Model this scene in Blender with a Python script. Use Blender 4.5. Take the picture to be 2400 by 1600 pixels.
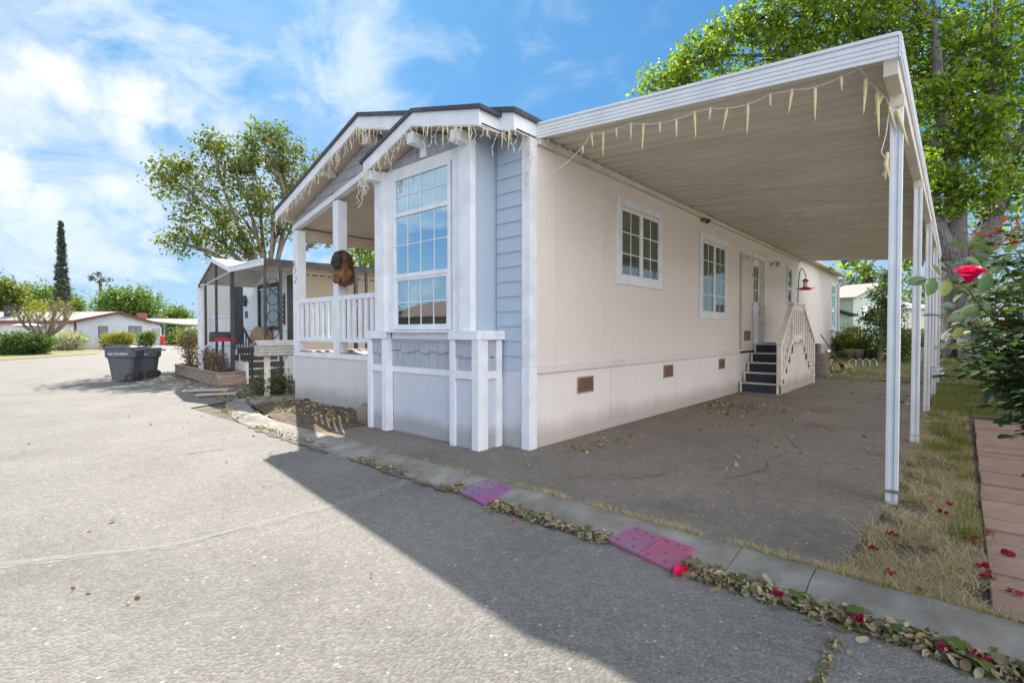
import bpy, math, random
import numpy as np
from mathutils import Vector, Matrix
R = math.radians
rnd = random.Random(7)
NP = np.random.default_rng(11)
for o in list(bpy.data.objects): bpy.data.objects.remove(o)
scene = bpy.context.scene
COL = scene.collection
# ------------------------------------------------------------------ camera
CAMZ = 1.5; YAW = R(41.6); PIT = R(-1.08); FPX = 1171.0
cam = bpy.data.cameras.new('camera'); camo = bpy.data.objects.new('camera', cam); COL.objects.link(camo)
camo.location = (0, 0, CAMZ); camo.rotation_euler = (R(90) + PIT, 0, YAW)
cam.sensor_width = 36; cam.lens = 36 * FPX / 2400; cam.clip_start = 0.05; cam.clip_end = 2000
scene.camera = camo
# ------------------------------------------------------------------ sun and sky
SUN_EL = R(38.5); SUN_DIR = Vector((-0.912 * math.cos(SUN_EL), 0.41 * math.cos(SUN_EL), math.sin(SUN_EL))).normalized()
sun = bpy.data.lights.new('sun', 'SUN'); sun.energy = 3.9; sun.angle = R(0.53); sun.color = (1.0, 0.93, 0.82)
suno = bpy.data.objects.new('sun', sun); COL.objects.link(suno); suno.location = (-30, 14, 40)
suno.rotation_euler = (-SUN_DIR).to_track_quat('-Z', 'Y').to_euler()
scene.view_settings.view_transform = 'Standard'; scene.view_settings.look = 'None'
scene.view_settings.exposure = 1.5; scene.view_settings.gamma = 1
FW = Vector((-math.sin(YAW) * math.cos(PIT), math.cos(YAW) * math.cos(PIT), math.sin(PIT)))
RT = Vector((math.cos(YAW), math.sin(YAW), 0)); UP = RT.cross(FW)
def ray(px, py): return FW * FPX + RT * (px - 1200) + UP * (800 - py)
def at(px, py, D):                      # a measured point of the place: photo pixel plus its distance in metres
    d = ray(px, py); return Vector((0, 0, CAMZ)) + d * (D / FPX)

def build_world():
    w = bpy.data.worlds.new('World'); scene.world = w; w.use_nodes = True
    nt = w.node_tree; N = nt.nodes; L = nt.links; N.clear()
    out = N.new('ShaderNodeOutputWorld'); bg = N.new('ShaderNodeBackground'); bg.inputs['Strength'].default_value = 0.15
    sky = N.new('ShaderNodeTexSky'); sky.sky_type = 'NISHITA'; sky.sun_disc = False
    sky.sun_elevation = SUN_EL; sky.sun_rotation = math.atan2(SUN_DIR.x, SUN_DIR.y)
    sky.air_density = 1.0; sky.dust_density = 0.6; sky.ozone_density = 3.0
    hs = N.new('ShaderNodeHueSaturation'); hs.inputs['Saturation'].default_value = 1.05; hs.inputs['Value'].default_value = 1.0
    # keep the glare round the sun from swallowing the blue: c / (1 + c / cap)
    dv = N.new('ShaderNodeVectorMath'); dv.operation = 'DIVIDE'; ad = N.new('ShaderNodeVectorMath'); ad.operation = 'MULTIPLY_ADD'
    L.new(sky.outputs[0], ad.inputs[0]); ad.inputs[1].default_value = (.62, .40, .26); ad.inputs[2].default_value = (1, 1, 1)
    L.new(sky.outputs[0], dv.inputs[0]); L.new(ad.outputs[0], dv.inputs[1]); tn = N.new('ShaderNodeVectorMath'); tn.operation = 'MULTIPLY'; tn.inputs[1].default_value = (.42, .68, .83); L.new(dv.outputs[0], tn.inputs[0]); L.new(tn.outputs[0], hs.inputs['Color'])
    tc = N.new('ShaderNodeTexCoord'); nrm = N.new('ShaderNodeVectorMath'); nrm.operation = 'NORMALIZE'
    L.new(tc.outputs['Generated'], nrm.inputs[0]); V = nrm.outputs[0]
    def math_(op, a, b=None, c=None, clamp=False):
        n = N.new('ShaderNodeMath'); n.operation = op; n.use_clamp = clamp
        for i, x in enumerate((a, b, c)):
            if x is None: continue
            if isinstance(x, (int, float)): n.inputs[i].default_value = x
            else: L.new(x, n.inputs[i])
        return n.outputs[0]
    def noise(vec, scale, detail, rough=.55, dist=0):
        n = N.new('ShaderNodeTexNoise'); n.inputs['Scale'].default_value = scale; n.inputs['Detail'].default_value = detail
        n.inputs['Roughness'].default_value = rough; n.inputs['Distortion'].default_value = dist
        L.new(vec, n.inputs['Vector']); return n.outputs[0]
    def mapped(rot, sc):
        m = N.new('ShaderNodeMapping'); m.inputs['Rotation'].default_value = rot; m.inputs['Scale'].default_value = sc
        L.new(V, m.inputs['Vector']); return m.outputs[0]
    def dotd(d):
        n = N.new('ShaderNodeVectorMath'); n.operation = 'DOT_PRODUCT'; L.new(V, n.inputs[0]); n.inputs[1].default_value = d
        return n.outputs['Value']
    def step(x, a, b):
        n = N.new('ShaderNodeMapRange'); n.interpolation_type = 'SMOOTHSTEP'; L.new(x, n.inputs[0])
        n.inputs[1].default_value = a; n.inputs[2].default_value = b; return n.outputs[0]
    # wisps, thicker towards the sun side
    side = step(dotd(tuple((-RT + FW * 0.25).normalized())), -0.35, 0.75)
    wn = noise(mapped((0.3, 0.5, 0.6), (1.0, 2.2, 3.0)), 2.8, 9, .6, .4)
    thr = math_('MULTIPLY', side, 0.24)
    wis = step(math_('ADD', wn, thr), 0.60, 0.92)
    wis = math_('MULTIPLY', wis, math_('ADD', math_('MULTIPLY', side, 0.60), 0.30))
    # bright veil of high cloud low on the left
    veil = step(dotd(tuple(ray(60, 400).normalized())), 0.86, 0.992)
    vn = noise(mapped((0, 0, 0), (1, 1, 2.4)), 3.0, 7, .55, .3)
    veil = math_('MULTIPLY', veil, step(vn, 0.28, 0.62))
    # heaped clouds
    edge = noise(V, 9, 6, .6); edge2 = noise(V, 28, 5, .6)
    jag = math_('ADD', math_('MULTIPLY', math_('SUBTRACT', edge, .5), .15), math_('MULTIPLY', math_('SUBTRACT', edge2, .5), .035))
    puff = None
    for px, py, r in ((110, 170, 80), (40, 250, 95), (160, 225, 60), (335, 245, 75), (425, 262, 62), (310, 310, 60), (545, 300, 68), (500, 345, 50), (150, 290, 45), (215, 60, 35), (880, 290, 30), (20, 420, 60), (110, 460, 50), (250, 420, 40)):
        rr = r / 1500.0
        dd = math_('SUBTRACT', 1.0, dotd(tuple(ray(px, py).normalized())))
        ang = math_('SQRT', math_('MULTIPLY', dd, 2.0))
        p = math_('SUBTRACT', rr, math_('SUBTRACT', ang, jag))
        puff = p if puff is None else math_('MAXIMUM', puff, p)
    puff = step(puff, -0.008, 0.05)
    tot = math_('MAXIMUM', math_('MAXIMUM', wis, math_('MULTIPLY', veil, .70)), 0.0)
    # the horizon whitens
    sep = N.new('ShaderNodeSeparateXYZ'); L.new(V, sep.inputs[0])
    hz = math_('MULTIPLY', math_('SUBTRACT', 1.0, step(sep.outputs[2], 0.0, 0.30)), 0.45)
    tot = math_('MAXIMUM', tot, hz)
    mix = N.new('ShaderNodeMix'); mix.data_type = 'RGBA'; L.new(tot, mix.inputs[0])
    L.new(hs.outputs[0], mix.inputs[6]); mix.inputs[7].default_value = (2.1, 2.35, 2.5, 1)
    mixp = N.new('ShaderNodeMix'); mixp.data_type = 'RGBA'; L.new(math_('MULTIPLY', puff, math_('ADD', .55, math_('MULTIPLY', edge, .6)), clamp=True), mixp.inputs[0]); L.new(mix.outputs[2], mixp.inputs[6]); shade = N.new('ShaderNodeMix'); shade.data_type = 'RGBA'; L.new(step(noise(mapped((0, 0, 0), (1, 1, 1.6)), 7.0, 6, .6, .3), .35, .62), shade.inputs[0]); shade.inputs[6].default_value = (1.75, 2.05, 2.25, 1); shade.inputs[7].default_value = (2.7, 2.78, 2.75, 1); L.new(shade.outputs[2], mixp.inputs[7])
    # unseen bright cloud added right of the camera, as fill light for the shade
    fill_cloud = step(dotd(tuple(Vector((.97, -.16, .22)).normalized())), 0.25, 0.80)
    fill_cloud = math_('MULTIPLY', fill_cloud, step(noise(mapped((0, 0, .4), (1, 1, 1.8)), 2.6, 7, .55, .4), 0.30, 0.52))
    mix2 = N.new('ShaderNodeMix'); mix2.data_type = 'RGBA'; L.new(fill_cloud, mix2.inputs[0]); L.new(mixp.outputs[2], mix2.inputs[6]); mix2.inputs[7].default_value = (8.4, 8.25, 8.2, 1)
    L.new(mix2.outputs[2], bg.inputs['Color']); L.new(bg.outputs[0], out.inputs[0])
build_world()

# ------------------------------------------------------------------ materials
def newmat(name):
    m = bpy.data.materials.new(name); m.use_nodes = True
    return m, m.node_tree.nodes, m.node_tree.links, m.node_tree.nodes['Principled BSDF']
def ramp(N, L, fac, stops):
    r = N.new('ShaderNodeValToRGB'); e = r.color_ramp.elements
    while len(e) < len(stops): e.new(0.5)
    for x, (p, c) in zip(e, stops): x.position = p; x.color = (*c, 1) if len(c) == 3 else c
    if fac is not None: L.new(fac, r.inputs[0])
    return r.outputs[0]
def nz(N, L, vec, scale, detail=5, rough=.55):
    n = N.new('ShaderNodeTexNoise'); n.inputs['Scale'].default_value = scale; n.inputs['Detail'].default_value = detail
    n.inputs['Roughness'].default_value = rough
    L.new(vec, n.inputs['Vector']); return n.outputs[0]
def objvec(N, L, stretch=None):
    tc = N.new('ShaderNodeTexCoord')
    if stretch is None: return tc.outputs['Object']
    m = N.new('ShaderNodeMapping'); m.inputs['Scale'].default_value = stretch
    L.new(tc.outputs['Object'], m.inputs['Vector']); return m.outputs[0]
def mathn(N, L, op, a, b=None, clamp=False):
    n = N.new('ShaderNodeMath'); n.operation = op; n.use_clamp = clamp
    for i, x in enumerate((a, b)):
        if x is None: continue
        if isinstance(x, (int, float)): n.inputs[i].default_value = x
        else: L.new(x, n.inputs[i])
    return n.outputs[0]
def mixc(N, L, fac, a, b, mode='MIX'):
    n = N.new('ShaderNodeMix'); n.data_type = 'RGBA'; n.blend_type = mode
    if isinstance(fac, (int, float)): n.inputs[0].default_value = fac
    else: L.new(fac, n.inputs[0])
    for i, x in ((6, a), (7, b)):
        if isinstance(x, tuple): n.inputs[i].default_value = (*x, 1)
        else: L.new(x, n.inputs[i])
    return n.outputs[2]
def bumpn(N, L, B, h, dist, strength=1.0):
    b = N.new('ShaderNodeBump'); b.inputs['Distance'].default_value = dist; b.inputs['Strength'].default_value = strength
    L.new(h, b.inputs['Height']); L.new(b.outputs[0], B.inputs['Normal'])
def mat(name, col, col2=None, rough=.6, scale=3, lo=.35, hi=.65, bump=0, bscale=60, metal=0, stretch=None, spec=.4):
    m, N, L, B = newmat(name)
    v = objvec(N, L, stretch)
    c2 = col2 or tuple(x * .86 for x in col)
    n = nz(N, L, v, scale, 6)
    L.new(ramp(N, L, n, [(lo, col), (hi, c2)]), B.inputs['Base Color'])
    B.inputs['Roughness'].default_value = rough; B.inputs['Metallic'].default_value = metal
    B.inputs['Specular IOR Level'].default_value = spec
    if bump: bumpn(N, L, B, nz(N, L, v, bscale, 4), bump)
    return m
def siding(name, col, pitch=.1, dirt=(.45, .40, .34), dirtz=None, seam=None, stain=.5):
    """painted sheet siding with upright grooves, faint stains"""
    m, N, L, B = newmat(name)
    tc = N.new('ShaderNodeTexCoord'); sp = N.new('ShaderNodeSeparateXYZ'); L.new(tc.outputs['Object'], sp.inputs[0])
    s = mathn(N, L, 'ADD', sp.outputs[0], sp.outputs[1])
    fr = mathn(N, L, 'FRACT', mathn(N, L, 'DIVIDE', s, pitch))
    g = mathn(N, L, 'LESS_THAN', fr, .09)
    st = objvec(N, L, (1, 1, .25))
    n1 = nz(N, L, st, 1.3, 8, .68); n2 = nz(N, L, tc.outputs['Object'], 14, 5, .6)
    base = ramp(N, L, n2, [(.3, tuple(x * .94 for x in col)), (.7, col)])
    base = mixc(N, L, mathn(N, L, 'MULTIPLY', ramp(N, L, n1, [(.52, (0, 0, 0)), (.8, (1, 1, 1))]), stain), base, tuple(a * .75 + b * .1 for a, b in zip(col, dirt)))
    if dirtz is not None:       # splashed dirt along the foot
        mr = N.new('ShaderNodeMapRange'); L.new(mathn(N, L, 'ADD', sp.outputs[2], mathn(N, L, 'MULTIPLY', n1, -.35)), mr.inputs[0])
        mr.inputs[1].default_value = dirtz[1]; mr.inputs[2].default_value = dirtz[0]; mr.inputs[3].default_value = 0; mr.inputs[4].default_value = .55
        base = mixc(N, L, mr.outputs[0], base, tuple(x * .55 for x in dirt))
    base = mixc(N, L, mathn(N, L, 'MULTIPLY', g, .12), base, tuple(x * .5 for x in col))
    if seam:
        fs = mathn(N, L, 'FRACT', mathn(N, L, 'DIVIDE', mathn(N, L, 'ADD', s, seam[1]), seam[0]))
        base = mixc(N, L, mathn(N, L, 'MULTIPLY', mathn(N, L, 'LESS_THAN', fs, .006), .45), base, tuple(x * .4 for x in col))
    L.new(base, B.inputs['Base Color']); B.inputs['Roughness'].default_value = .62; B.inputs['Specular IOR Level'].default_value = .3
    h = mathn(N, L, 'ADD', mathn(N, L, 'MULTIPLY', g, -.6), mathn(N, L, 'MULTIPLY', nz(N, L, objvec(N, L, (90, 90, 9)), 1, 4), .35))
    bumpn(N, L, B, h, .006, .8)
    return m
def asphalt(name, c_lo, c_mid, c_hi, stone=55, light=(.55, .52, .46), chip=.06, bump=.006, patch=.25, stain=None):
    m, N, L, B = newmat(name)
    v = objvec(N, L)
    vo = N.new('ShaderNodeTexVoronoi'); vo.inputs['Scale'].default_value = stone; L.new(v, vo.inputs['Vector'])
    sp = N.new('ShaderNodeSeparateColor'); L.new(vo.outputs['Color'], sp.inputs[0])
    c = ramp(N, L, sp.outputs[0], [(0, c_lo), (.55, c_mid), (.92, c_hi)])
    big = nz(N, L, v, .8, 6); mid = nz(N, L, v, 9, 4)
    c = mixc(N, L, patch, c, ramp(N, L, big, [(.3, tuple(x * .55 for x in c_mid)), (.7, tuple(min(1, x * 1.5) for x in c_mid))]))
    c = mixc(N, L, .25, c, ramp(N, L, mid, [(.3, c_lo), (.7, c_hi)]))
    vo2 = N.new('ShaderNodeTexVoronoi'); vo2.inputs['Scale'].default_value = stone * .55; L.new(v, vo2.inputs['Vector'])
    sp2 = N.new('ShaderNodeSeparateColor'); L.new(vo2.outputs['Color'], sp2.inputs[0])
    ch = mathn(N, L, 'MULTIPLY', mathn(N, L, 'GREATER_THAN', sp2.outputs[1], 1 - chip), mathn(N, L, 'LESS_THAN', vo2.outputs['Distance'], .33))
    c = mixc(N, L, mathn(N, L, 'MULTIPLY', ch, .8), c, light)
    if stain:
        sn = nz(N, L, v, stain[1], 5, .6)
        c = mixc(N, L, mathn(N, L, 'MULTIPLY', ramp(N, L, sn, [(.55, (0, 0, 0)), (.75, (1, 1, 1))]), stain[2]), c, stain[0])
    L.new(c, B.inputs['Base Color']); B.inputs['Roughness'].default_value = .85; B.inputs['Specular IOR Level'].default_value = .25
    h = mathn(N, L, 'ADD', mathn(N, L, 'MULTIPLY', vo.outputs['Distance'], -1), mathn(N, L, 'MULTIPLY', nz(N, L, v, 160, 3), .5))
    bumpn(N, L, B, h, bump, .9)
    return m
def leafmat(name, cols, trans=.45, gloss=.12):
    m, N, L, B = newmat(name); N.remove(B)
    g = N.new('ShaderNodeNewGeometry')
    k = len(cols); c = ramp(N, L, g.outputs['Random Per Island'], [(i / max(1, k - 1), x) for i, x in enumerate(cols)])
    d = N.new('ShaderNodeBsdfDiffuse'); t = N.new('ShaderNodeBsdfTranslucent'); gl = N.new('ShaderNodeBsdfGlossy')
    gl.inputs['Roughness'].default_value = .45; gl.inputs['Color'].default_value = (.9, .95, .9, 1)
    L.new(c, d.inputs[0])
    tm = mixc(N, L, 1.0, c, (1.5, 1.6, .6), 'MULTIPLY'); L.new(tm, t.inputs[0])
    a = N.new('ShaderNodeMixShader'); a.inputs[0].default_value = trans; L.new(d.outputs[0], a.inputs[1]); L.new(t.outputs[0], a.inputs[2])
    fr = N.new('ShaderNodeFresnel'); fr.inputs[0].default_value = 1.35
    b = N.new('ShaderNodeMixShader'); L.new(mathn(N, L, 'MINIMUM', mathn(N, L, 'MULTIPLY', fr.outputs[0], gloss * 5), gloss * .5), b.inputs[0]); L.new(a.outputs[0], b.inputs[1]); L.new(gl.outputs[0], b.inputs[2])
    L.new(b.outputs[0], N['Material Output'].inputs[0]); return m
def glassmat(name, inner, refl, tint=(1, 1, 1), rough=.02):
    """window pane: dark room behind a sheet that mirrors the surroundings"""
    m, N, L, B = newmat(name); N.remove(B)
    v = objvec(N, L); d = N.new('ShaderNodeBsdfDiffuse')
    L.new(ramp(N, L, nz(N, L, v, 2.5, 3), [(.35, tuple(x * .5 for x in inner)), (.65, inner)]), d.inputs[0])
    gl = N.new('ShaderNodeBsdfGlossy'); gl.inputs['Roughness'].default_value = rough; gl.inputs['Color'].default_value = (*tint, 1)
    b = N.new('ShaderNodeBump'); b.inputs['Distance'].default_value = .004; b.inputs['Strength'].default_value = .25
    L.new(nz(N, L, v, 2.2, 2), b.inputs['Height']); L.new(b.outputs[0], gl.inputs['Normal'])
    mx = N.new('ShaderNodeMixShader'); fr = N.new('ShaderNodeLayerWeight'); fr.inputs[0].default_value = .3
    f = mathn(N, L, 'ADD', mathn(N, L, 'MULTIPLY', fr.outputs['Fresnel'], .6), refl, True)
    L.new(f, mx.inputs[0]); L.new(d.outputs[0], mx.inputs[1]); L.new(gl.outputs[0], mx.inputs[2])
    L.new(mx.outputs[0], N['Material Output'].inputs[0]); return m
def shinglemat(name, a, b, rows=.16, w=.3):
    m, N, L, B = newmat(name)
    v = objvec(N, L); br = N.new('ShaderNodeTexBrick'); L.new(v, br.inputs['Vector']); br.inputs['Scale'].default_value = 1
    br.inputs['Brick Width'].default_value = w; br.inputs['Row Height'].default_value = rows; br.inputs['Mortar Size'].default_value = .008
    br.inputs['Color1'].default_value = (*a, 1); br.inputs['Color2'].default_value = (*b, 1); br.inputs['Mortar'].default_value = (*[x * .3 for x in a], 1)
    c = mixc(N, L, .35, br.outputs[0], ramp(N, L, nz(N, L, v, 25, 5), [(.3, tuple(x * .5 for x in a)), (.7, tuple(x * 1.4 for x in b))]))
    L.new(c, B.inputs['Base Color']); B.inputs['Roughness'].default_value = .9; bumpn(N, L, B, nz(N, L, v, 120, 3), .004)
    return m

WHITE = mat('white_trim_paint', (.73, .765, .82), (.58, .61, .655), .55, 4, .42, .8, bump=.003, bscale=70)
WHITE_OLD = mat('weathered_white_paint', (.80, .765, .70), (.60, .55, .48), .6, 7, .4, .75, bump=.002, bscale=70)
WALL = siding('beige_white_siding', (.72, .668, .635), .102, seam=(1.22, .3), stain=.6)
SKIRT = siding('pale_skirting', (.74, .70, .70), 9, dirtz=(-.04, .22), seam=(2.44, .1), stain=.5)
LAP = siding('blue_grey_lap_paint', (.40, .49, .60), 5, stain=.25)
BASEP = siding('pale_grooved_panel', (.54, .585, .67), .075, dirtz=(.0, .16), stain=.4)
SHAKE = mat('grey_shake_paint', (.40, .44, .52), (.33, .36, .43), .75, 9, bump=.003, bscale=50, stretch=(4, 4, .5))
SHAKE2 = mat('grey_shake_paint_upper', (.37, .38, .43), (.29, .30, .34), .8, 9, bump=.003, bscale=50, stretch=(4, 4, .5))
SOFFIT = mat('beige_soffit', (.58, .50, .40), (.50, .43, .34), .7, 3)
TANW = mat('tan_post_paint', (.62, .57, .53), (.55, .50, .46), .6, 4)
ROOF = shinglemat('dark_roof_shingle', (.055, .06, .075), (.09, .095, .11))
DECKM = mat('porch_deck_boards', (.30, .28, .26), (.20, .185, .17), .8, 6, stretch=(1, 8, 1))
ALU = mat('white_aluminium', (.72, .76, .80), (.64, .68, .73), .4, 4, spec=.5)
ALU_IN = mat('beige_carport_pan', (.70, .665, .575), (.52, .48, .40), .5, 1.4, .3, .78, stretch=(.5, 1.6, 1))
ALU_WARM = mat('cream_aluminium', (.66, .62, .54), (.54, .50, .43), .5, 3)
GLASS_SKY = glassmat('bay_glass', (.05, .09, .13), .62, (.78, .93, 1.0))
GLASS_LOW = glassmat('bay_low_glass', (.03, .04, .045), .55, (.80, .93, 1.0))
GLASS = glassmat('side_window_glass', (.10, .105, .085), .24, (.70, .80, .72))
FAR_GLASS = glassmat('far_glass', (.05, .055, .06), .2)
BLACK = mat('black_painted_iron', (.03, .033, .038), (.05, .05, .055), .5, 12)
BROWN_AL = mat('brown_awning_metal', (.04, .038, .042), (.075, .07, .075), .45, 4)
CHROME = mat('brushed_metal', (.55, .53, .5), (.35, .33, .3), .3, 20, metal=.8)
CARPET = mat('navy_step_carpet', (.032, .037, .052), (.06, .066, .085), .95, 30, bump=.004, bscale=220)
CARPET_B = mat('brown_step_carpet', (.075, .06, .05), (.11, .095, .08), .95, 20, bump=.004, bscale=200)
WOODRED = mat('planter_boards', (.27, .19, .15), (.40, .33, .28), .85, 3, bump=.004, bscale=30, stretch=(1, 1, 7))
WOODGREY = mat('weathered_grey_wood', (.60, .58, .55), (.36, .34, .31), .85, 4, bump=.005, bscale=30, stretch=(3, 3, 12))
CONC = mat('kerb_concrete', (.30, .285, .255), (.165, .15, .125), .9, 3.2, bump=.006, bscale=110)
SOIL = mat('brown_soil', (.085, .06, .042), (.15, .11, .075), .95, 6, bump=.05, bscale=14)
BARK = mat('grey_bark', (.25, .235, .23), (.10, .092, .088), .95, 7, .38, .6, bump=.09, bscale=8, stretch=(4, 4, .5))
BARK_PALE = mat('mottled_bark', (.26, .23, .18), (.13, .115, .09), .9, 3, bump=.02, bscale=12)
TWIG = mat('brown_twig', (.14, .10, .07), (.2, .15, .11), .9, 8)
ROAD = asphalt('old_sunbleached_asphalt', (.125, .119, .108), (.178, .17, .155), (.265, .253, .23), 62, chip=.025, patch=.36, light=(.40, .385, .35), stain=((.105, .098, .088), .55, .5))
DRIVE = asphalt('driveway_asphalt', (.12, .105, .088), (.18, .158, .132), (.28, .25, .21), 70, chip=.03, light=(.5, .47, .43), patch=.45, stain=((.06, .052, .045), .9, .5))
def _paver():
    m, N, L, B = newmat('clay_paver'); g = N.new('ShaderNodeNewGeometry'); v = objvec(N, L)
    c = ramp(N, L, g.outputs['Random Per Island'], [(0, (.38, .235, .165)), (.4, (.29, .19, .14)), (.7, (.41, .275, .20)), (1, (.32, .20, .14))])
    c = mixc(N, L, .5, c, ramp(N, L, nz(N, L, v, 7, 6), [(.3, (.19, .13, .10)), (.7, (.38, .26, .195))])); L.new(c, B.inputs['Base Color']); B.inputs['Roughness'].default_value = .9; bumpn(N, L, B, nz(N, L, v, 70, 4), .006); return m
TERRA = _paver()
GROUND = mat('dry_ground', (.15, .12, .085), (.085, .068, .05), .95, 2.2, bump=.03, bscale=25)
LAWN = mat('lawn_ground', (.085, .115, .03), (.17, .15, .07), .95, .9, .38, .6, bump=.03, bscale=40)
RED = mat('red_plastic', (.70, .05, .03), (.58, .03, .03), .35, 5)

# ------------------------------------------------------------------ object helpers
ORG = {}
def thing(name, label, cat, loc, group=None):
    o = bpy.data.objects.new(name, None); COL.objects.link(o); o.location = loc; o.empty_display_size = .2
    o['label'] = label; o['category'] = cat
    if group: o['group'] = group
    ORG[o.name] = Vector(loc); return o
def tag(o, label, cat, group=None):
    o['label'] = label; o['category'] = cat
    if group: o['group'] = group
    return o
class MB:
    def __init__(s): s.v = []; s.f = []
    def add(s, vs, fs):
        k = len(s.v); s.v += [tuple(v) for v in vs]; s.f += [tuple(i + k for i in f) for f in fs]; return s
    def box(s, x0, x1, y0, y1, z0, z1):
        x0, x1 = min(x0, x1), max(x0, x1); y0, y1 = min(y0, y1), max(y0, y1); z0, z1 = min(z0, z1), max(z0, z1)
        return s.add([(x0, y0, z0), (x1, y0, z0), (x1, y1, z0), (x0, y1, z0), (x0, y0, z1), (x1, y0, z1), (x1, y1, z1), (x0, y1, z1)],
                     [(0, 3, 2, 1), (4, 5, 6, 7), (0, 1, 5, 4), (1, 2, 6, 5), (2, 3, 7, 6), (3, 0, 4, 7)])
    def obox(s, c, ax, ay, az):      # half axes
        c, ax, ay, az = map(Vector, (c, ax, ay, az)); vs = []
        for k in (-1, 1):
            for i, j in ((-1, -1), (1, -1), (1, 1), (-1, 1)): vs.append(c + ax * i + ay * j + az * k)
        return s.add(vs, [(0, 3, 2, 1), (4, 5, 6, 7), (0, 1, 5, 4), (1, 2, 6, 5), (2, 3, 7, 6), (3, 0, 4, 7)])
    def bar(s, a, b, w, h, up=(0, 0, 1)):
        a, b = Vector(a), Vector(b); d = (b - a); l = d.length; d.normalize(); u = Vector(up)
        if abs(d.dot(u)) > .98: u = Vector((0, 1, 0))
        r = d.cross(u).normalized(); u = r.cross(d)
        return s.obox((a + b) / 2, d * l / 2, r * w / 2, u * h / 2)
    def prism(s, poly, vec):
        n = len(poly); vec = Vector(vec); p = [Vector(q) for q in poly]
        fs = [tuple(range(n - 1, -1, -1)), tuple(range(n, 2 * n))] + [(i, (i + 1) % n, n + (i + 1) % n, n + i) for i in range(n)]
        return s.add(p + [q + vec for q in p], fs)
    def tube(s, pts, r, n=8, caps=True):
        pts = [Vector(p) for p in pts]; k = len(pts); rs = r if isinstance(r, (list, tuple)) else [r] * k
        ref = Vector((.31, .17, .93)); rings = []
        for i, p in enumerate(pts):
            t = (pts[min(i + 1, k - 1)] - pts[max(i - 1, 0)]); t = t.normalized() if t.length > 1e-9 else Vector((0, 0, 1))
            a = t.cross(ref); a = a if a.length > .05 else t.cross(Vector((1, 0, 0))); a.normalize(); b = t.cross(a)
            rings.append([p + (a * math.cos(2 * math.pi * j / n) + b * math.sin(2 * math.pi * j / n)) * rs[i] for j in range(n)])
        fs = [(i * n + j, i * n + (j + 1) % n, (i + 1) * n + (j + 1) % n, (i + 1) * n + j) for i in range(k - 1) for j in range(n)]
        if caps: fs += [tuple(range(n - 1, -1, -1)), tuple((k - 1) * n + j for j in range(n))]
        return s.add([q for g in rings for q in g], fs)
    def lathe(s, c, prof, n=20, axis=(0, 0, 1)):
        c = Vector(c); ax = Vector(axis).normalized(); a = ax.orthogonal().normalized(); b = ax.cross(a); vs = []
        for r, z in prof:
            for j in range(n):
                t = 2 * math.pi * j / n; vs.append(c + ax * z + (a * math.cos(t) + b * math.sin(t)) * max(r, 1e-4))
        fs = [(i * n + j, i * n + (j + 1) % n, (i + 1) * n + (j + 1) % n, (i + 1) * n + j) for i in range(len(prof) - 1) for j in range(n)]
        fs += [tuple(range(n - 1, -1, -1)), tuple((len(prof) - 1) * n + j for j in range(n))]
        return s.add(vs, fs)
    def blob(s, c, rx, ry, rz, amp=.15, seed=0, nu=14, nv=10, freq=2.2):
        from mathutils import noise as mn
        c = Vector(c); vs = []
        for i in range(nv + 1):
            th = math.pi * i / nv
            for j in range(nu):
                ph = 2 * math.pi * j / nu; d = Vector((math.sin(th) * math.cos(ph), math.sin(th) * math.sin(ph), math.cos(th)))
                k = 1 + amp * 2 * mn.noise(d * freq + Vector((seed * 7.3, seed * 3.1, 1.7)))
                vs.append(c + Vector((d.x * rx * k, d.y * ry * k, d.z * rz * k)))
        fs = [(i * nu + j, i * nu + (j + 1) % nu, (i + 1) * nu + (j + 1) % nu, (i + 1) * nu + j) for i in range(nv) for j in range(nu)]
        return s.add(vs, fs)
    def build(s, name, m, parent=None, org=None, smooth=False, bevel=0, xf=None, solid=0):
        g = ORG[parent.name] if parent is not None else Vector(org or (0, 0, 0))
        me = bpy.data.meshes.new(name)
        vs = s.v if xf is None else [tuple(xf @ Vector(v)) for v in s.v]
        me.from_pydata([(v[0] - g.x, v[1] - g.y, v[2] - g.z) for v in vs], [], s.f); me.validate(); me.update()
        return link(name, me, m, parent, g, smooth, bevel, solid)
def link(name, me, m, parent=None, g=None, smooth=False, bevel=0, solid=0):
    me.materials.append(m); o = bpy.data.objects.new(name, me); COL.objects.link(o)
    if parent is not None: o.parent = parent
    else: o.location = g
    ORG[o.name] = Vector(g)
    if smooth:
        me.polygons.foreach_set('use_smooth', [True] * len(me.polygons))
    if bevel:
        b = o.modifiers.new('bevel', 'BEVEL'); b.width = bevel; b.segments = 2; b.limit_method = 'ANGLE'
    if solid:
        b = o.modifiers.new('solid', 'SOLIDIFY'); b.thickness = solid
    return o
def structure(o): o['kind'] = 'structure'; return o
def stuff(o, label=None): 
    o['kind'] = 'stuff'
    if label: o['label'] = label
    return o
def nmesh(name, V, F, m, parent=None, org=None, smooth=False):
    """mesh from numpy arrays (F: n x k)"""
    g = ORG[parent.name] if parent is not None else Vector(org or (0, 0, 0))
    me = bpy.data.meshes.new(name); V = np.asarray(V, np.float32) - np.array(g, np.float32); F = np.asarray(F, np.int32); k = F.shape[1]
    me.vertices.add(len(V)); me.vertices.foreach_set('co', V.ravel()); me.loops.add(F.size); me.loops.foreach_set('vertex_index', F.ravel())
    me.polygons.add(len(F)); me.polygons.foreach_set('loop_start', np.arange(0, F.size, k, dtype=np.int32)); me.polygons.foreach_set('loop_total', np.full(len(F), k, np.int32))
    me.update(calc_edges=True); me.validate()
    return link(name, me, m, parent, g, smooth)
def unit(n):
    d = NP.normal(size=(n, 3)); return d / np.linalg.norm(d, axis=1, keepdims=True)
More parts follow.
